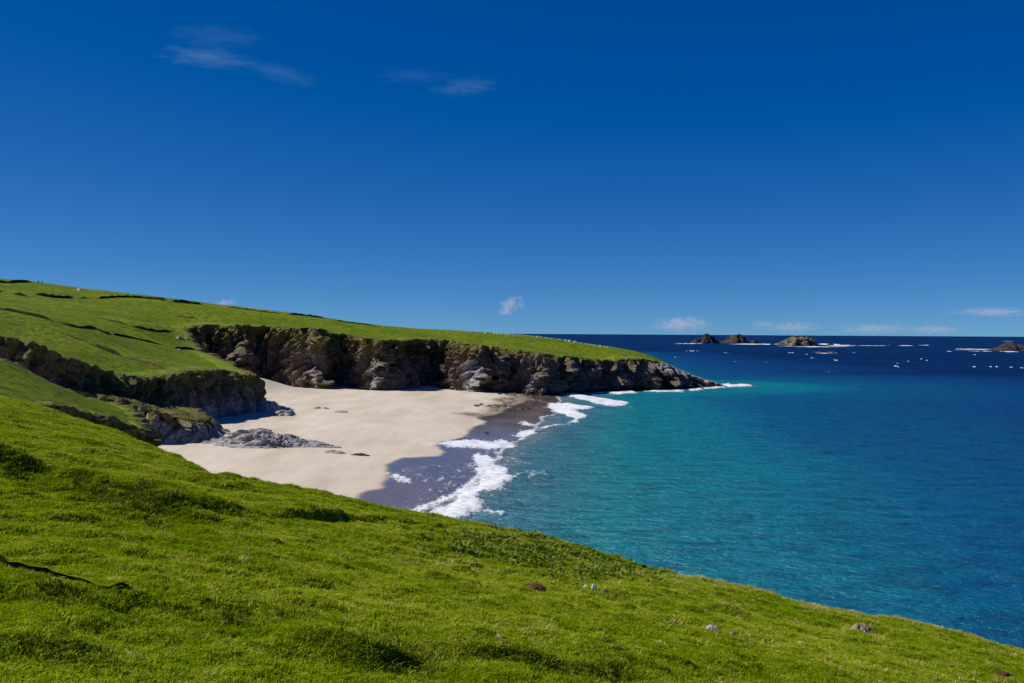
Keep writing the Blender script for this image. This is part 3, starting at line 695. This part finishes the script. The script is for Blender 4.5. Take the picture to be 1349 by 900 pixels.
    o = mesh('sea', np.stack([x, y, z], 1), grid_faces(len(rad), len(th))[:, ::-1].copy(), m, smooth=True, attrs={'foam': foam, 'shore': shore})
    tag(o, 'turquoise bay deepening to dark blue open sea with breaking surf', kind='structure')
build_sea()
t = NT('sea_bed'); M_BED = t.done(t.bsdf((0.2, 0.17, 0.12)))
b = 95000.0
tag(mesh('sea_bed_ground', [(-b, -b, -6), (b, -b, -6), (b, b, -6), (-b, b, -6)], np.array([[0, 1, 2, 3]]), M_BED), 'deep sandy sea bed', kind='structure')

# ------------------------------------------------------------------ rocks
def lump(name, mat, loc, size, seed, label=None, cat=None, group=None, seg=22, rings=9, rough=0.35, block=2.2, profile=None, rot=0.0, flat=True, sink=0.15):
    """a rock: a rough dome over an uneven footprint"""
    V = []; th = np.linspace(0, 2 * np.pi, seg, endpoint=False)
    rr = np.linspace(1.0, 0.0, rings)
    A, Rr = np.meshgrid(th, rr)
    foot = 1 + 0.28 * vnoise(np.cos(A) * 1.6 + seed, np.sin(A) * 1.6, seed=seed) + 0.12 * vnoise(np.cos(A) * 4 + seed, np.sin(A) * 4, seed=seed + 1)
    x = np.cos(A) * Rr * foot; y = np.sin(A) * Rr * foot
    h = (1 - Rr ** 2.6) if profile is None else profile(x, y, Rr)
    f1, f2, cid = worley(x * block + seed * 3.1, y * block, h * block * 0.8, seed)
    g1, g2, cid2 = worley(x * block * 2.4, y * block * 2.4 + seed, h * block * 2, seed + 9)
    k = rough * (1.1 * (cid - 0.5) + 0.5 * (cid2 - 0.5) + 0.5 * fbm(x * 4 + seed, y * 4, h * 3, seed=seed + 5, octaves=3))
    live = sstep(1.0, 0.75, Rr)
    h = h * (1 + 0.8 * k * live) + 0.35 * k * live
    h = np.maximum(h, -0.05)
    x = x * (1 + 0.35 * k * sstep(0, 0.2, Rr)); y = y * (1 + 0.35 * k * sstep(0, 0.2, Rr))
    X = x * size[0]; Y = y * size[1]; Z = h * size[2] - sink * size[2] * (Rr >= 0.999)
    Vv = np.stack([X.ravel(), Y.ravel(), Z.ravel()], 1)
    FCs = grid_faces(rings, seg, True)
    o = mesh(name, Vv, FCs, mat, smooth=not flat)
    o.location = loc; o.rotation_euler = (0, 0, rot)
    return tag(o, label, cat, group)
def sand_at(px, py): return cast(px, py, beach_z, 60, 460, 5000)
# long grey outcrop lying on the sand
pc = sand_at(342, 589)
def outcrop_prof(x, y, R):
    return (1 - R ** 2.2) * np.interp(x, [-1.2, -0.7, -0.3, 0.2, 0.7, 1.2], [0.55, 0.85, 1.05, 0.8, 0.5, 0.2])
lump('rock_outcrop', M_GREY, (pc[0], pc[1] + 5, pc[2] - 0.3), (14.5, 6.2, 2.9), 5, 'long low jagged grey rock outcrop lying on open sand', 'rock', seg=110, rings=30, rough=0.30, block=5.0, profile=outcrop_prof, rot=-0.10)
pt = sand_at(440, 597)
lump('rock', M_GREY, (pt[0], pt[1], pt[2] - 0.05), (2.6, 0.8, 0.5), 8, 'small flat grey rock at the tapering end of the outcrop', 'rock', seg=30, rings=8, rot=-0.1)
pt = sand_at(474, 600)
lump('rock', M_DARKROCK, (pt[0], pt[1], pt[2] - 0.05), (1.9, 0.9, 0.4), 9, 'thin dark weedy rock alone on the dry sand past the outcrop', 'rock', seg=30, rings=8, rot=-0.1)
foot = [(352, 541, 3.2, 2.6, 'pale broken rock at the foot of the grassy spur'), (372, 546, 3.0, 1.5, 'low pale rock trailing onto sand from the grassy spur')]
for i, (a, b, w, h, lab) in enumerate(foot):
    p = sand_at(a, b + 2); lump('rock', M_GREY, (p[0], p[1] + 2, p[2] - 0.2), (w, 3.0, h), 20 + i, lab, 'rock', seg=36, rings=12)
flat_r = [(417, 538, 1.7, 'flat grey stone half buried in upper sand'), (428, 538.5, 1.4, 'smaller flat grey stone half buried in upper sand'), (449, 543, 2.2, 'broad bluish slab half buried in upper sand')]
for i, (a, b, w, lab) in enumerate(flat_r):
    p = sand_at(a, b); lump('rock', M_GREY, (p[0], p[1], p[2] - 0.05), (w, 2.2, 0.45), 30 + i, lab, 'rock', seg=20, rings=7)
# dark boulders where the beach runs out under the headland
spots = []
for _ in range(26): spots.append((random.uniform(655, 728), random.uniform(518, 522)))
for _ in range(16): spots.append((random.uniform(626, 672), random.uniform(532.5, 536.5)))
for _ in range(5): spots.append((random.uniform(668, 700), random.uniform(530, 540)))
protos = []
for i, (a, b) in enumerate(spots):
    p = sand_at(a, b); s = random.uniform(0.5, 1.15)
    far = b < 525
    lab = 'dark wet boulder strewn below the headland cliff' if far else 'small dark rock in the scatter on damp sand'
    grp = 'boulders under the headland cliff' if far else 'rocks on the damp sand'
    if i < 4:
        o = lump('boulder', M_DARKROCK, (0, 0, 0), (1, 0.9, 0.7), 50 + i, lab, 'boulder', grp, seg=14, rings=7); protos.append(o)
    else:
        o = protos[i % 4].copy(); COL.objects.link(o); tag(o, lab, 'boulder', grp)
    o.location = (p[0], p[1], p[2] - 0.1); o.rotation_euler = (0, 0, random.uniform(0, 6)); o.scale = (s * 1.2, s, s * (0.9 if far else 0.6))
p = sand_at(640, 571.5)
lump('boulder', M_DARKROCK, (p[0], p[1], max(p[2], 0) - 0.05), (0.9, 0.7, 0.5), 60, 'lone dark boulder on the wet sand', 'boulder', seg=16, rings=7)

# sea stacks on the horizon
def stack_prof(pk):
    xs_, hs_ = zip(*pk)
    return lambda x, y, R: (1 - R ** 3.2) * np.interp(x, xs_, hs_) * (1 - 0.25 * y)
def stack(px0, px1, pyt, pyb, mat, seed, label, pk, depth=0.8):
    c = P0((px0 + px1) / 2, pyb, 0); Y = c[1]; w = (px1 - px0) * Y / F / 2; h = (pyb - pyt) * Y / F
    return lump('sea_stack', mat, (c[0], c[1], -1.0), (w, w * depth, h * 0.66 + 1), seed, label, 'sea stack', None, seg=64, rings=22, rough=0.24, block=2.6, profile=stack_prof(pk), sink=0.05)
stack(908, 948, 437, 452.3, M_STACK, 101, 'dark sea stack with a single rounded hump, by a wider reddish one', [(-1.2, 0.2), (-0.6, 0.5), (-0.25, 0.62), (0.0, 1.0), (0.45, 1.0), (0.75, 0.75), (1.2, 0.3)])
stack(947, 988, 436.5, 452.3, M_STACK, 102, 'reddish brown sea stack with a broad peak, beside a dark hump', [(-1.2, 0.15), (-0.7, 0.35), (-0.3, 0.85), (0.1, 1.05), (0.5, 0.95), (0.85, 0.6), (1.2, 0.2)])
stack(984, 1001, 446.5, 452.5, M_STACK, 103, 'tiny low rock off the end of the reddish sea stack', [(-1.2, 0.5), (0, 1.0), (1.2, 0.3)])
stack(1023, 1082, 439, 455, M_STACK_GREEN, 104, 'broad flat-topped sea stack with olive lichen on its crown', [(-1.2, 0.5), (-0.85, 0.85), (-0.5, 0.8), (-0.2, 1.05), (0.4, 1.0), (0.7, 0.75), (1.2, 0.15)])
stack(1088, 1099, 450.5, 455, M_STACK, 105, 'small rock standing in surf beside the flat-topped stack', [(-1.2, 0.5), (0, 1.0), (1.2, 0.5)])
stack(1064, 1104, 460.5, 464.5, M_STACK, 106, 'low wave-washed reef in front of the flat-topped stack', [(-1.2, 0.4), (-0.4, 0.8), (0.2, 0.7), (0.6, 1.0), (1.2, 0.4)])
stack(1298, 1362, 447, 462, M_STACK, 107, 'dark pointed sea stack standing alone, ringed by surf', [(-1.2, 0.2), (-0.6, 0.45), (-0.3, 0.6), (0.0, 1.0), (0.15, 0.8), (0.5, 0.7), (0.8, 0.35), (1.2, 0.2)])

# surf round the stacks and white horses, lying on the water
def build_foam():
    V = []; FC = []
    def patch(px, py, wpx, hpx, seed):
        c = P0(px, py, 0); Y = c[1]; w = wpx * Y / F / 2; dep = max(0.8, 0.7 * hpx * Y * Y / (CAMZ * F) / 2)
        n = 26; b = len(V); r_ = random.Random(seed)
        a = np.linspace(0, 2 * np.pi, n, endpoint=False)
        k = 0.55 + 0.45 * np.array([r_.uniform(-1, 1) for _ in a])
        hgt = 0.15 + 0.22 * hpx * Y / F
        for i in range(n): V.append((c[0] + w * math.cos(a[i]) * k[i], c[1] + dep * math.sin(a[i]) * k[i], 0.10))
        for i in range(n): V.append((c[0] + w * 0.55 * math.cos(a[i]) * k[i], c[1] + dep * 0.5 * math.sin(a[i]) * k[i], 0.10 + hgt * r_.uniform(0.5, 1.2)))
        V.append((c[0], c[1], 0.1 + hgt))
        for i in range(n):
            j = (i + 1) % n
            FC.append((b + i, b + j, b + n + j)); FC.append((b + i, b + n + j, b + n + i)); FC.append((b + n + i, b + n + j, b + 2 * n))
    def breaker(px, py, wpx, hpx, seed):        # a ragged run of foam fragments
        r_ = random.Random(seed); n = max(3, int(wpx / 2.2))
        for k in range(n):
            u = r_.gauss(0, 0.27)
            patch(px + u * wpx, py + r_.uniform(-0.45, 0.45) * hpx, wpx * r_.uniform(0.10, 0.34), hpx * r_.uniform(0.3, 0.8) * (1 - abs(u)), seed * 31 + k)
    strip = [(905, 452.8, 40, 1.3), (938, 452, 16, 2.6), (990, 453.5, 60, 1.8), (1010, 453.8, 30, 1.5), (1040, 456.3, 20, 1.2), (1075, 457, 60, 1.8), (1095, 454, 26, 4.2), (1108, 455.5, 40, 2.4), (1150, 455.5, 40, 0.8),
             (1192, 455.5, 20, 1.4), (1218, 455, 16, 0.9), (1285, 460.5, 42, 2.6), (1298, 463, 26, 1.6), (1330, 463.5, 24, 2.0), (1270, 459.5, 14, 1.2), (1250, 463.3, 6, 2), (914, 462.5, 26, 1.6), (957, 464.8, 13, 1.8),
             (1042, 464.8, 16, 1.8), (1088, 465.5, 44, 1.6), (1070, 471.8, 7, 1.8), (1101, 475, 8, 2.4), (1098, 474, 6, 1.4), (1180, 482.5, 8, 2.4), (1197, 476.5, 6, 1.4), (1283, 483.3, 6, 1.8), (1306, 483.4, 5, 1.6), (1313, 483.4, 5, 1.6),
             (1332, 484, 6, 1.5), (1346, 484.8, 6, 1.6), (1284, 467.5, 5, 1.2), (1214, 473, 4, 1.2), (1221, 475, 3, 1), (890, 471, 4, 1.5), (1063, 467, 8, 1), (1125, 465, 5, 1), (968, 477, 5, 0.9), (1010, 478, 4, 0.9)]
    for i, q in enumerate(strip): breaker(q[0], q[1], q[2] * (0.6 if i > 14 else 1.0), q[3] * (0.42 if i > 14 else 0.5), 900 + i)
    for i in range(6):
        py = 448 + 45 * random.random() ** 1.3
        px = random.uniform(800, 1600)
        if py > 470 and px < 960: continue
        patch(px, py, random.uniform(0.6, 2.0), random.uniform(0.15, 0.4), 2000 + i)
    t = NT('foam'); m = t.done(t.bsdf((0.66, 0.72, 0.78), 0.8, 0.2))
    tag(mesh('foam', V, FC, m, smooth=True), 'white surf and white horses on the open sea', kind='stuff')
build_foam()

# ------------------------------------------------------------------ old field banks on the hillside
t = NT('bank_scrub'); co = t.coord()
cb = t.ramp(t.noise(co, 0.8, 6, 0.7), [(0.3, (0.012, 0.016, 0.005)), (0.5, (0.03, 0.035, 0.008)), (0.72, (0.10, 0.105, 0.03))])
M_BANK = t.done(t.bsdf(cb, 0.95, 0.1, t.bump(t.noise(co, 2.0, 5, 0.7), 0.9, 0.5)))
t = NT('dry_bank'); co = t.coord()
cb = t.ramp(t.noise(co, 0.8, 6, 0.7), [(0.3, (0.035, 0.03, 0.008)), (0.5, (0.10, 0.08, 0.02)), (0.72, (0.19, 0.16, 0.05))])
M_DRYBANK = t.done(t.bsdf(cb, 0.95, 0.1, t.bump(t.noise(co, 2.0, 5, 0.7), 0.9, 0.5)))
def hill_at(px, py): return cast(px, py, land_top, 190, 560, 2500)
def bank(pts, h, w, mat, label, seed, name='field_bank', group=None, fn=hill_at):
    W = np.array([fn(a, b)[:2] for a, b in pts]); C = catmull(W, 0.8); n = len(C)
    T = np.gradient(C, axis=0); T /= np.linalg.norm(T, axis=1, keepdims=True) + 1e-9; N = np.stack([T[:, 1], -T[:, 0]], 1)
    s = np.arange(n) * 0.8; env = np.clip(sstep(0, 3, s) * sstep(s[-1], s[-1] - 3, s) * (0.8 + 0.5 * fbm(s / 1.8, s * 0, seed=seed, octaves=4)) * 0.75, 0.03, 1.4)
    prof = [(-1, -0.3), (-0.8, 0.35), (-0.45, 0.8), (-0.1, 1.0), (0.25, 0.85), (0.65, 0.4), (1, -0.3)]
    V = []
    for j, (o_, hh) in enumerate(prof):
        q = 0.8 * o_ * w * (0.8 + 0.4 * fbm(s / 3, s * 0 + j, seed=seed + 2)); x = C[:, 0] + N[:, 0] * q; y = C[:, 1] + N[:, 1] * q
        V.append(np.stack([x, y, land_top(x, y) + h * hh * env + 0.12 * h * fbm(s * 0.9, s * 0 + j * 2.7, seed=seed + 3)], 1))
    return tag(mesh(name, np.concatenate(V), grid_faces(len(prof), n), mat), label, 'bank', group)
bank([(-20, 384), (8, 385)], 1.0, 0.7, M_BANK, 'short end of the dark overgrown field wall high on the hillside', 301)
bank([(14, 387), (38, 391)], 1.6, 1.0, M_BANK, 'short dark length of field wall high on the hillside, beside a gap', 302)
bank([(44, 388), (70, 392), (100, 393)], 1.8, 1.1, M_BANK, 'thick dark middle length of field wall high on the hillside', 303)
bank([(104, 393), (120, 393)], 1.2, 0.9, M_BANK, 'shortest dark clump of field wall between two longer lengths', 304)
bank([(128, 393.5), (160, 392), (200, 394), (222, 397)], 1.5, 1.0, M_BANK, 'long dark field wall just under the skyline of the hill', 305)
bank([(224, 397.5), (250, 400), (268, 402)], 1.8, 1.0, M_BANK, 'dark tall field wall breaking the skyline at the hill shoulder', 306)
bank([(-20, 404), (0, 408), (30, 413), (74, 424)], 1.1, 1.0, M_BANK, 'dark earth bank slanting down the upper green field', 307)
bank([(75, 424.5), (110, 432), (146, 440)], 0.9, 0.8, M_BANK, 'thin dark earth bank in the middle of the green field', 308)
bank([(147, 440.5), (175, 446), (215, 455)], 0.9, 0.8, M_BANK, 'lower continuation of the thin dark earth bank towards the cove', 309)
bank([(122, 418), (150, 424), (172, 429)], 0.7, 0.9, M_DRYBANK, 'faint brown earth bank crossing the upper pasture', 310)
bank([(172, 430), (200, 436), (226, 437)], 1.1, 1.0, M_BANK, 'dark brown bank leading to the brink of the cove', 311)
bank([(80, 438), (100, 446), (122, 453)], 0.6, 0.9, M_DRYBANK, 'pale brown worn bank above the gully', 312)
bank([(122, 454), (140, 462), (162, 470)], 1.3, 1.2, M_BANK, 'deep dark cutting bank in the lower pasture above the gully', 313)
bank([(164, 470), (190, 478), (222, 488)], 1.0, 1.6, M_DRYBANK, 'wide brown heathery bank running down to the grassy spur', 314)
bank([(228, 416), (244, 418), (262, 419)], 0.5, 0.8, M_BANK, 'slight dark rib in the pasture above the cove', 315)
bank([(230, 459), (246, 460), (262, 463)], 1.4, 1.2, M_BANK, 'dark scrubby hollow edge at the brink of the cove', 316)
bank([(300, 404.5), (335, 409.5), (372, 414)], 0.8, 0.7, M_BANK, 'low dark wall along the skyline above the cove', 317)
bank([(378, 414.3), (400, 416), (432, 420.5)], 1.3, 0.8, M_BANK, 'dark ragged wall on the skyline beyond the cove', 318)
bank([(440, 422.5), (465, 426), (500, 430)], 0.8, 0.7, M_BANK, 'thin dark wall on the skyline running down toward the headland', 319)
bank([(-10, 372), (12, 373), (30, 372), (46, 373)], 1.6, 1.5, M_BANK, 'overgrown dark bank on the highest skyline of the hill', 320)
# bare stones showing through the turf at the cove's brink, pale stones on the hill and along the headland
def hill_rock(px, py, size, mat, seed, label, name='rock', cat='rock', group=None):
    p = hill_at(px, py); return lump(name, mat, (p[0], p[1], p[2] - 0.1), size, seed, label, cat, group, seg=16, rings=7)
hill_rock(236, 446, (1.4, 1.2, 0.8), M_GREY, 401, 'grey rock breaking the turf above the cove brink, the larger of two')
hill_rock(246, 447, (1.0, 1.0, 0.6), M_GREY, 402, 'smaller grey rock breaking the turf beside a larger one above the cove')
hill_rock(236, 462, (0.8, 0.8, 0.6), M_GREY, 403, 'grey stone at the end of the scrubby hollow')
hill_rock(104, 383, (1.1, 0.9, 1.0), M_WHITESTONE, 404, 'white boulder on the skyline pasture')
hill_rock(41, 391, (0.6, 0.6, 0.7), M_PALE, 405, 'pale stone in the gap of the dark field wall')
pr = []
for i in range(44):
    px = 612 + i * 4.4 + random.uniform(-1.5, 1.5); py = float(np.interp(px, [600, 690, 740, 800, 810], [436, 441, 447, 457, 458.6])) + 1.0
    p = hill_at(px, py); s = random.choice([0.35, 0.45, 0.5, 0.7])
    if i < 3:
        o = lump('stone', M_PALE, (0, 0, 0), (1, 0.8, 0.9), 420 + i, seg=10, rings=5); pr.append(o)
    else:
        o = pr[i % 3].copy(); COL.objects.link(o)
    tag(o, 'pale stone in the line along the headland skyline', 'stone', 'stones along the headland skyline')
    o.location = (p[0], p[1], p[2] - 0.05); o.scale = (s * 1.3, s, s); o.rotation_euler = (0, 0, random.uniform(0, 6))

# ------------------------------------------------------------------ stones and marks on the near slope
def slope_at(px, py): return cast(px, py, slope_z, 5, 80, 6000)
def slope_rock(px, py, size, mat, seed, label, name='stone', cat='stone', rot=0.0, sink=0.02):
    p = slope_at(px, py); return lump(name, mat, (p[0], p[1], p[2] - sink), size, seed, label, cat, seg=22, rings=9, rot=rot, rough=0.25)
slope_rock(1134, 832, (0.36, 0.26, 0.30), M_BROWNSTONE, 501, 'brown boulder sitting in the turf near the brow', 'boulder', 'boulder', -0.3)
slope_rock(1147, 835, (0.13, 0.12, 0.14), M_GREY, 502, 'small grey stone leaning against the brown boulder')
slope_rock(938, 829, (0.22, 0.18, 0.13), M_GREY, 503, 'low grey stone sunk in turf')
slope_rock(772, 775.5, (0.11, 0.09, 0.13), M_WHITESTONE, 504, 'white stone in the grass, paired with a rounder one', rot=0.2)
slope_rock(782, 775.5, (0.09, 0.09, 0.14), M_WHITESTONE, 505, 'rounder white stone in the grass, paired with a flatter one')
slope_rock(965, 836, (0.10, 0.10, 0.09), M_BROWNSTONE, 506, 'small brown clod near the low grey stone')
slope_rock(1318, 890, (0.38, 0.3, 0.12), M_EARTH, 507, 'bare brown earth scrape in dry grass', 'earth_mound', 'earth mound')
slope_rock(703, 774, (0.36, 0.26, 0.11), M_EARTH, 508, 'dug mound of reddish brown earth on the green slope', 'earth_mound', 'earth mound', -0.25)
slope_rock(657, 843, (0.09, 0.08, 0.12), M_PALE, 509, 'small pale stone above the rough bank')
slope_rock(1256, 829, (0.10, 0.1, 0.10), M_PALE, 510, 'pale stone right on the grassy brow')
# turf step: a low lip, its shadow wedge painted as a dark face
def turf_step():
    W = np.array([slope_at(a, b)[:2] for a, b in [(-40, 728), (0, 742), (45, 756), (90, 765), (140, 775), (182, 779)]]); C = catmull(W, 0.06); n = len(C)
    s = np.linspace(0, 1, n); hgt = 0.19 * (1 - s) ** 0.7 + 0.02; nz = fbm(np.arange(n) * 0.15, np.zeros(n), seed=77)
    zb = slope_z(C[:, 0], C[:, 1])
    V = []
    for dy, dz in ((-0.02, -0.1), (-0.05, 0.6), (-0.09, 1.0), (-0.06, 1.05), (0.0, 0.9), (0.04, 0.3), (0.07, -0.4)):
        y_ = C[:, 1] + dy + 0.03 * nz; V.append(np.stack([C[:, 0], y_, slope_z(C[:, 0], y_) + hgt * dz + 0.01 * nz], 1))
    t = NT('step_shadow'); co = t.coord(); m = t.done(t.bsdf(t.mix(t.noise(co, 9, 5, 0.7), (0.012, 0.014, 0.004), (0.03, 0.03, 0.008)), 0.95, 0.1))
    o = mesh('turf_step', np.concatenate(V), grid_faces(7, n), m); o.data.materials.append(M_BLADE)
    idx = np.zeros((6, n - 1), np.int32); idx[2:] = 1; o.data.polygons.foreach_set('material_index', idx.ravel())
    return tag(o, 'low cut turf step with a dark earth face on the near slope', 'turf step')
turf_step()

# ------------------------------------------------------------------ clouds: thin real volumes far away
def cloud(px, py, wpx, hpx, dist, dens, seed, label, stretch=(1.2, 1.2, 2.0), tilt=0.0, cut=0.45):
    c = P(px, py, dist); w = wpx * dist / F / 2; h = hpx * dist / F / 2
    V = []; n, m = 20, 10
    for i in range(m + 1):
        ph = math.pi * i / m
        for j in range(n):
            a = 2 * math.pi * j / n; V.append((math.sin(ph) * math.cos(a), math.sin(ph) * math.sin(a), math.cos(ph)))
    t = NT('cloud_vapour')
    tc = t.n('ShaderNodeTexCoord'); ln = t.n('ShaderNodeVectorMath', operation='LENGTH'); t.l(tc.outputs['Object'], ln.inputs[0])
    mp = t.n('ShaderNodeMapping'); t.l(tc.outputs['Object'], mp.inputs[0]); mp.inputs['Scale'].default_value = stretch; mp.inputs['Location'].default_value = (seed * 3.7, seed * 1.3, seed * 0.7)
    nz = t.noise(mp.outputs[0], 1.6, 6, 0.62, 0.4)
    f = t.math('ADD', t.math('MULTIPLY', t.math('SUBTRACT', 1.0, ln.outputs['Value']), 0.7), t.math('MULTIPLY', t.math('SUBTRACT', nz, 0.5), 2.6))
    d = t.math('MULTIPLY', t.remap(f, cut - 0.25, cut + 0.45), dens * (0.18 if dist < 10000 else 0.8) / h)
    v = t.n('ShaderNodeVolumePrincipled'); v.inputs['Color'].default_value = (0.6, 0.93, 1, 1) if dist < 10000 else (0.95, 0.97, 1, 1); t.l(d, v.inputs['Density']); v.inputs['Anisotropy'].default_value = 0.1
    t.l(v.outputs[0], t.out.inputs['Volume'])
    o = mesh('cloud', V, grid_faces(m + 1, n, True)[:, ::-1].copy(), t.m, smooth=True)
    o.location = c; o.scale = (w, w * 0.6, h); o.rotation_euler = (0, tilt, 0)
    return tag(o, label, 'cloud')
cloud(272, 76, 150, 26, 9000, 0.30, 1, 'brightest thin streak of high wispy cloud', (1.6, 1.6, 2.6), 0.06, 0.30)
cloud(285, 48, 150, 34, 9000, 0.13, 2, 'faint veil of wispy cloud above a brighter streak', (1.5, 1.5, 2.8), 0.02, 0.30)
cloud(372, 98, 130, 26, 9000, 0.13, 3, 'faint tail of wispy cloud trailing down from a brighter streak', (0.9, 1.0, 2.4), 0.22, 0.30)
cloud(612, 115, 110, 26, 9000, 0.24, 4, 'small lone streak of wispy cloud high in the blue', (1.6, 1.6, 2.6), -0.10, 0.30)
cloud(545, 100, 130, 22, 9000, 0.08, 5, 'barely visible veil beside the small lone wisp', (1.6, 1.6, 2.6), 0.0, 0.30)
cloud(673, 403, 42, 28, 16000, 2.4, 6, 'small white puff of cloud above the headland', (1.5, 1.5, 1.2), -0.5, 0.40)
cloud(898, 428, 90, 26, 20000, 0.8, 7, 'low pale bank of cloud over the two dark stacks', (2.6, 2, 1.2), 0.0, 0.36)
cloud(1005, 428, 40, 18, 20000, 0.4, 8, 'small low puff between the stacks', (1.8, 2, 1.2), 0.0, 0.36)
cloud(1045, 431, 80, 18, 20000, 0.4, 9, 'low cloud puffs over the flat-topped stack', (2.8, 2, 1.2), 0.0, 0.36)
cloud(1150, 433, 110, 18, 20000, 0.28, 10, 'faint low cloud on the empty horizon past the flat-topped stack', (3.2, 2, 1.2), 0.0, 0.36)
cloud(1230, 434, 90, 14, 20000, 0.25, 11, 'faintest low cloud on the horizon toward the lone pointed stack', (3.0, 2, 1.2), 0.0, 0.36)
cloud(1310, 411, 120, 14, 20000, 0.25, 12, 'thin flat cloud streak over the lone pointed stack', (1.6, 2, 1.8), 0.0, 0.34)
cloud(297, 399, 34, 14, 16000, 0.7, 13, 'tiny cloud peeping over the hill shoulder', (1.8, 1.8, 1.2), -0.1, 0.38)

# ------------------------------------------------------------------ two walkers on the skyline
def walker(px, py, jacket, legs, label, seed, pack):
    p = hill_at(px, py); r_ = random.Random(seed)
    J = {'pelvis': (0, 0, 0.95, .15), 'belly': (0, 0, 1.12, .15), 'chest': (0, 0, 1.34, .17), 'neck': (0, 0, 1.50, .065), 'chin': (0, 0.03, 1.58, .085), 'head': (0, 0.02, 1.70, .105),
         'ls': (-.19, 0, 1.42, .075), 'le': (-.26, -.03, 1.16, .055), 'lw': (-.24, .08, .94, .04), 'lh': (-.23, .12, .85, .045), 'rs': (.19, 0, 1.42, .075), 're': (.27, -.03, 1.16, .055), 'rw': (.24, .06, .94, .04), 'rh': (.23, .1, .85, .045),
         'lhip': (-.1, 0, .90, .105), 'lk': (-.11, .10, .50, .075), 'la': (-.11, .04, .09, .055), 'lt': (-.11, .2, .05, .05), 'rhip': (.1, 0, .90, .105), 'rk': (.11, .02, .50, .075), 'ra': (.11, -.12, .09, .055), 'rt': (.11, .04, .05, .05)}
    E = [('pelvis', 'belly'), ('belly', 'chest'), ('chest', 'neck'), ('neck', 'chin'), ('chin', 'head'), ('chest', 'ls'), ('ls', 'le'), ('le', 'lw'), ('lw', 'lh'), ('chest', 'rs'), ('rs', 're'), ('re', 'rw'), ('rw', 'rh'),
         ('pelvis', 'lhip'), ('lhip', 'lk'), ('lk', 'la'), ('la', 'lt'), ('pelvis', 'rhip'), ('rhip', 'rk'), ('rk', 'ra'), ('ra', 'rt')]
    keys = list(J); me = bpy.data.meshes.new('person'); me.from_pydata([J[k][:3] for k in keys], [(keys.index(a), keys.index(b)) for a, b in E], [])
    body = bpy.data.objects.new('person', me); COL.objects.link(body)
    md = body.modifiers.new('skin', 'SKIN'); me.skin_vertices.new() if not me.skin_vertices else None
    for i, k in enumerate(keys):
        sv = me.skin_vertices[0].data[i]; sv.radius = (J[k][3], J[k][3] * 0.85); sv.use_root = (k == 'pelvis')
    body.modifiers.new('smooth', 'SUBSURF').levels = 1
    dg = bpy.context.evaluated_depsgraph_get(); fin = bpy.data.meshes.new_from_object(body.evaluated_get(dg))
    body.modifiers.clear(); body.data = fin
    def flat(n, c):
        t = NT(n); return t.done(t.bsdf(c, 0.9, 0.2))
    fin.materials.clear()
    for q in (flat('jacket', jacket), flat('trousers', legs), flat('skin', (0.45, 0.28, 0.2)), flat('hair', (0.03, 0.02, 0.015))): fin.materials.append(q)
    for f in fin.polygons:
        z = f.center.z; y_ = f.center.y; f.use_smooth = True
        f.material_index = 1 if z < 0.97 and abs(f.center.x) < 0.19 else 2 if (z > 1.52 and z < 1.72 and y_ > -0.02) or (z < 0.9 and abs(f.center.x) >= 0.19) else 3 if z > 1.56 else 0
    body.location = p; body.rotation_euler = (0, 0, r_.uniform(-1.9, -1.3))
    if pack:
        Vp = [(sx * 0.16, -0.13 - (0.02 if q == 0 else 0.2), 1.02 + hz) for q in (0, 1) for sx in (-1, 1) for hz in ((0, 0.45) if q == 0 else (0.03, 0.38))]
        k = mesh('backpack', Vp, [(0, 1, 3, 2), (4, 6, 7, 5), (0, 4, 5, 1), (2, 3, 7, 6), (1, 5, 7, 3), (0, 2, 6, 4)], flat('pack_cloth', (0.02, 0.02, 0.03)), body)
    return tag(body, label, 'person', 'walkers on the skyline')
walker(50.6, 373.8, (0.02, 0.025, 0.04), (0.02, 0.02, 0.025), 'slim person in dark clothes walking on the hill skyline', 1, False)
walker(55.4, 374.4, (0.015, 0.018, 0.03), (0.015, 0.015, 0.02), 'person in dark clothes with a backpack on the hill skyline', 2, True)
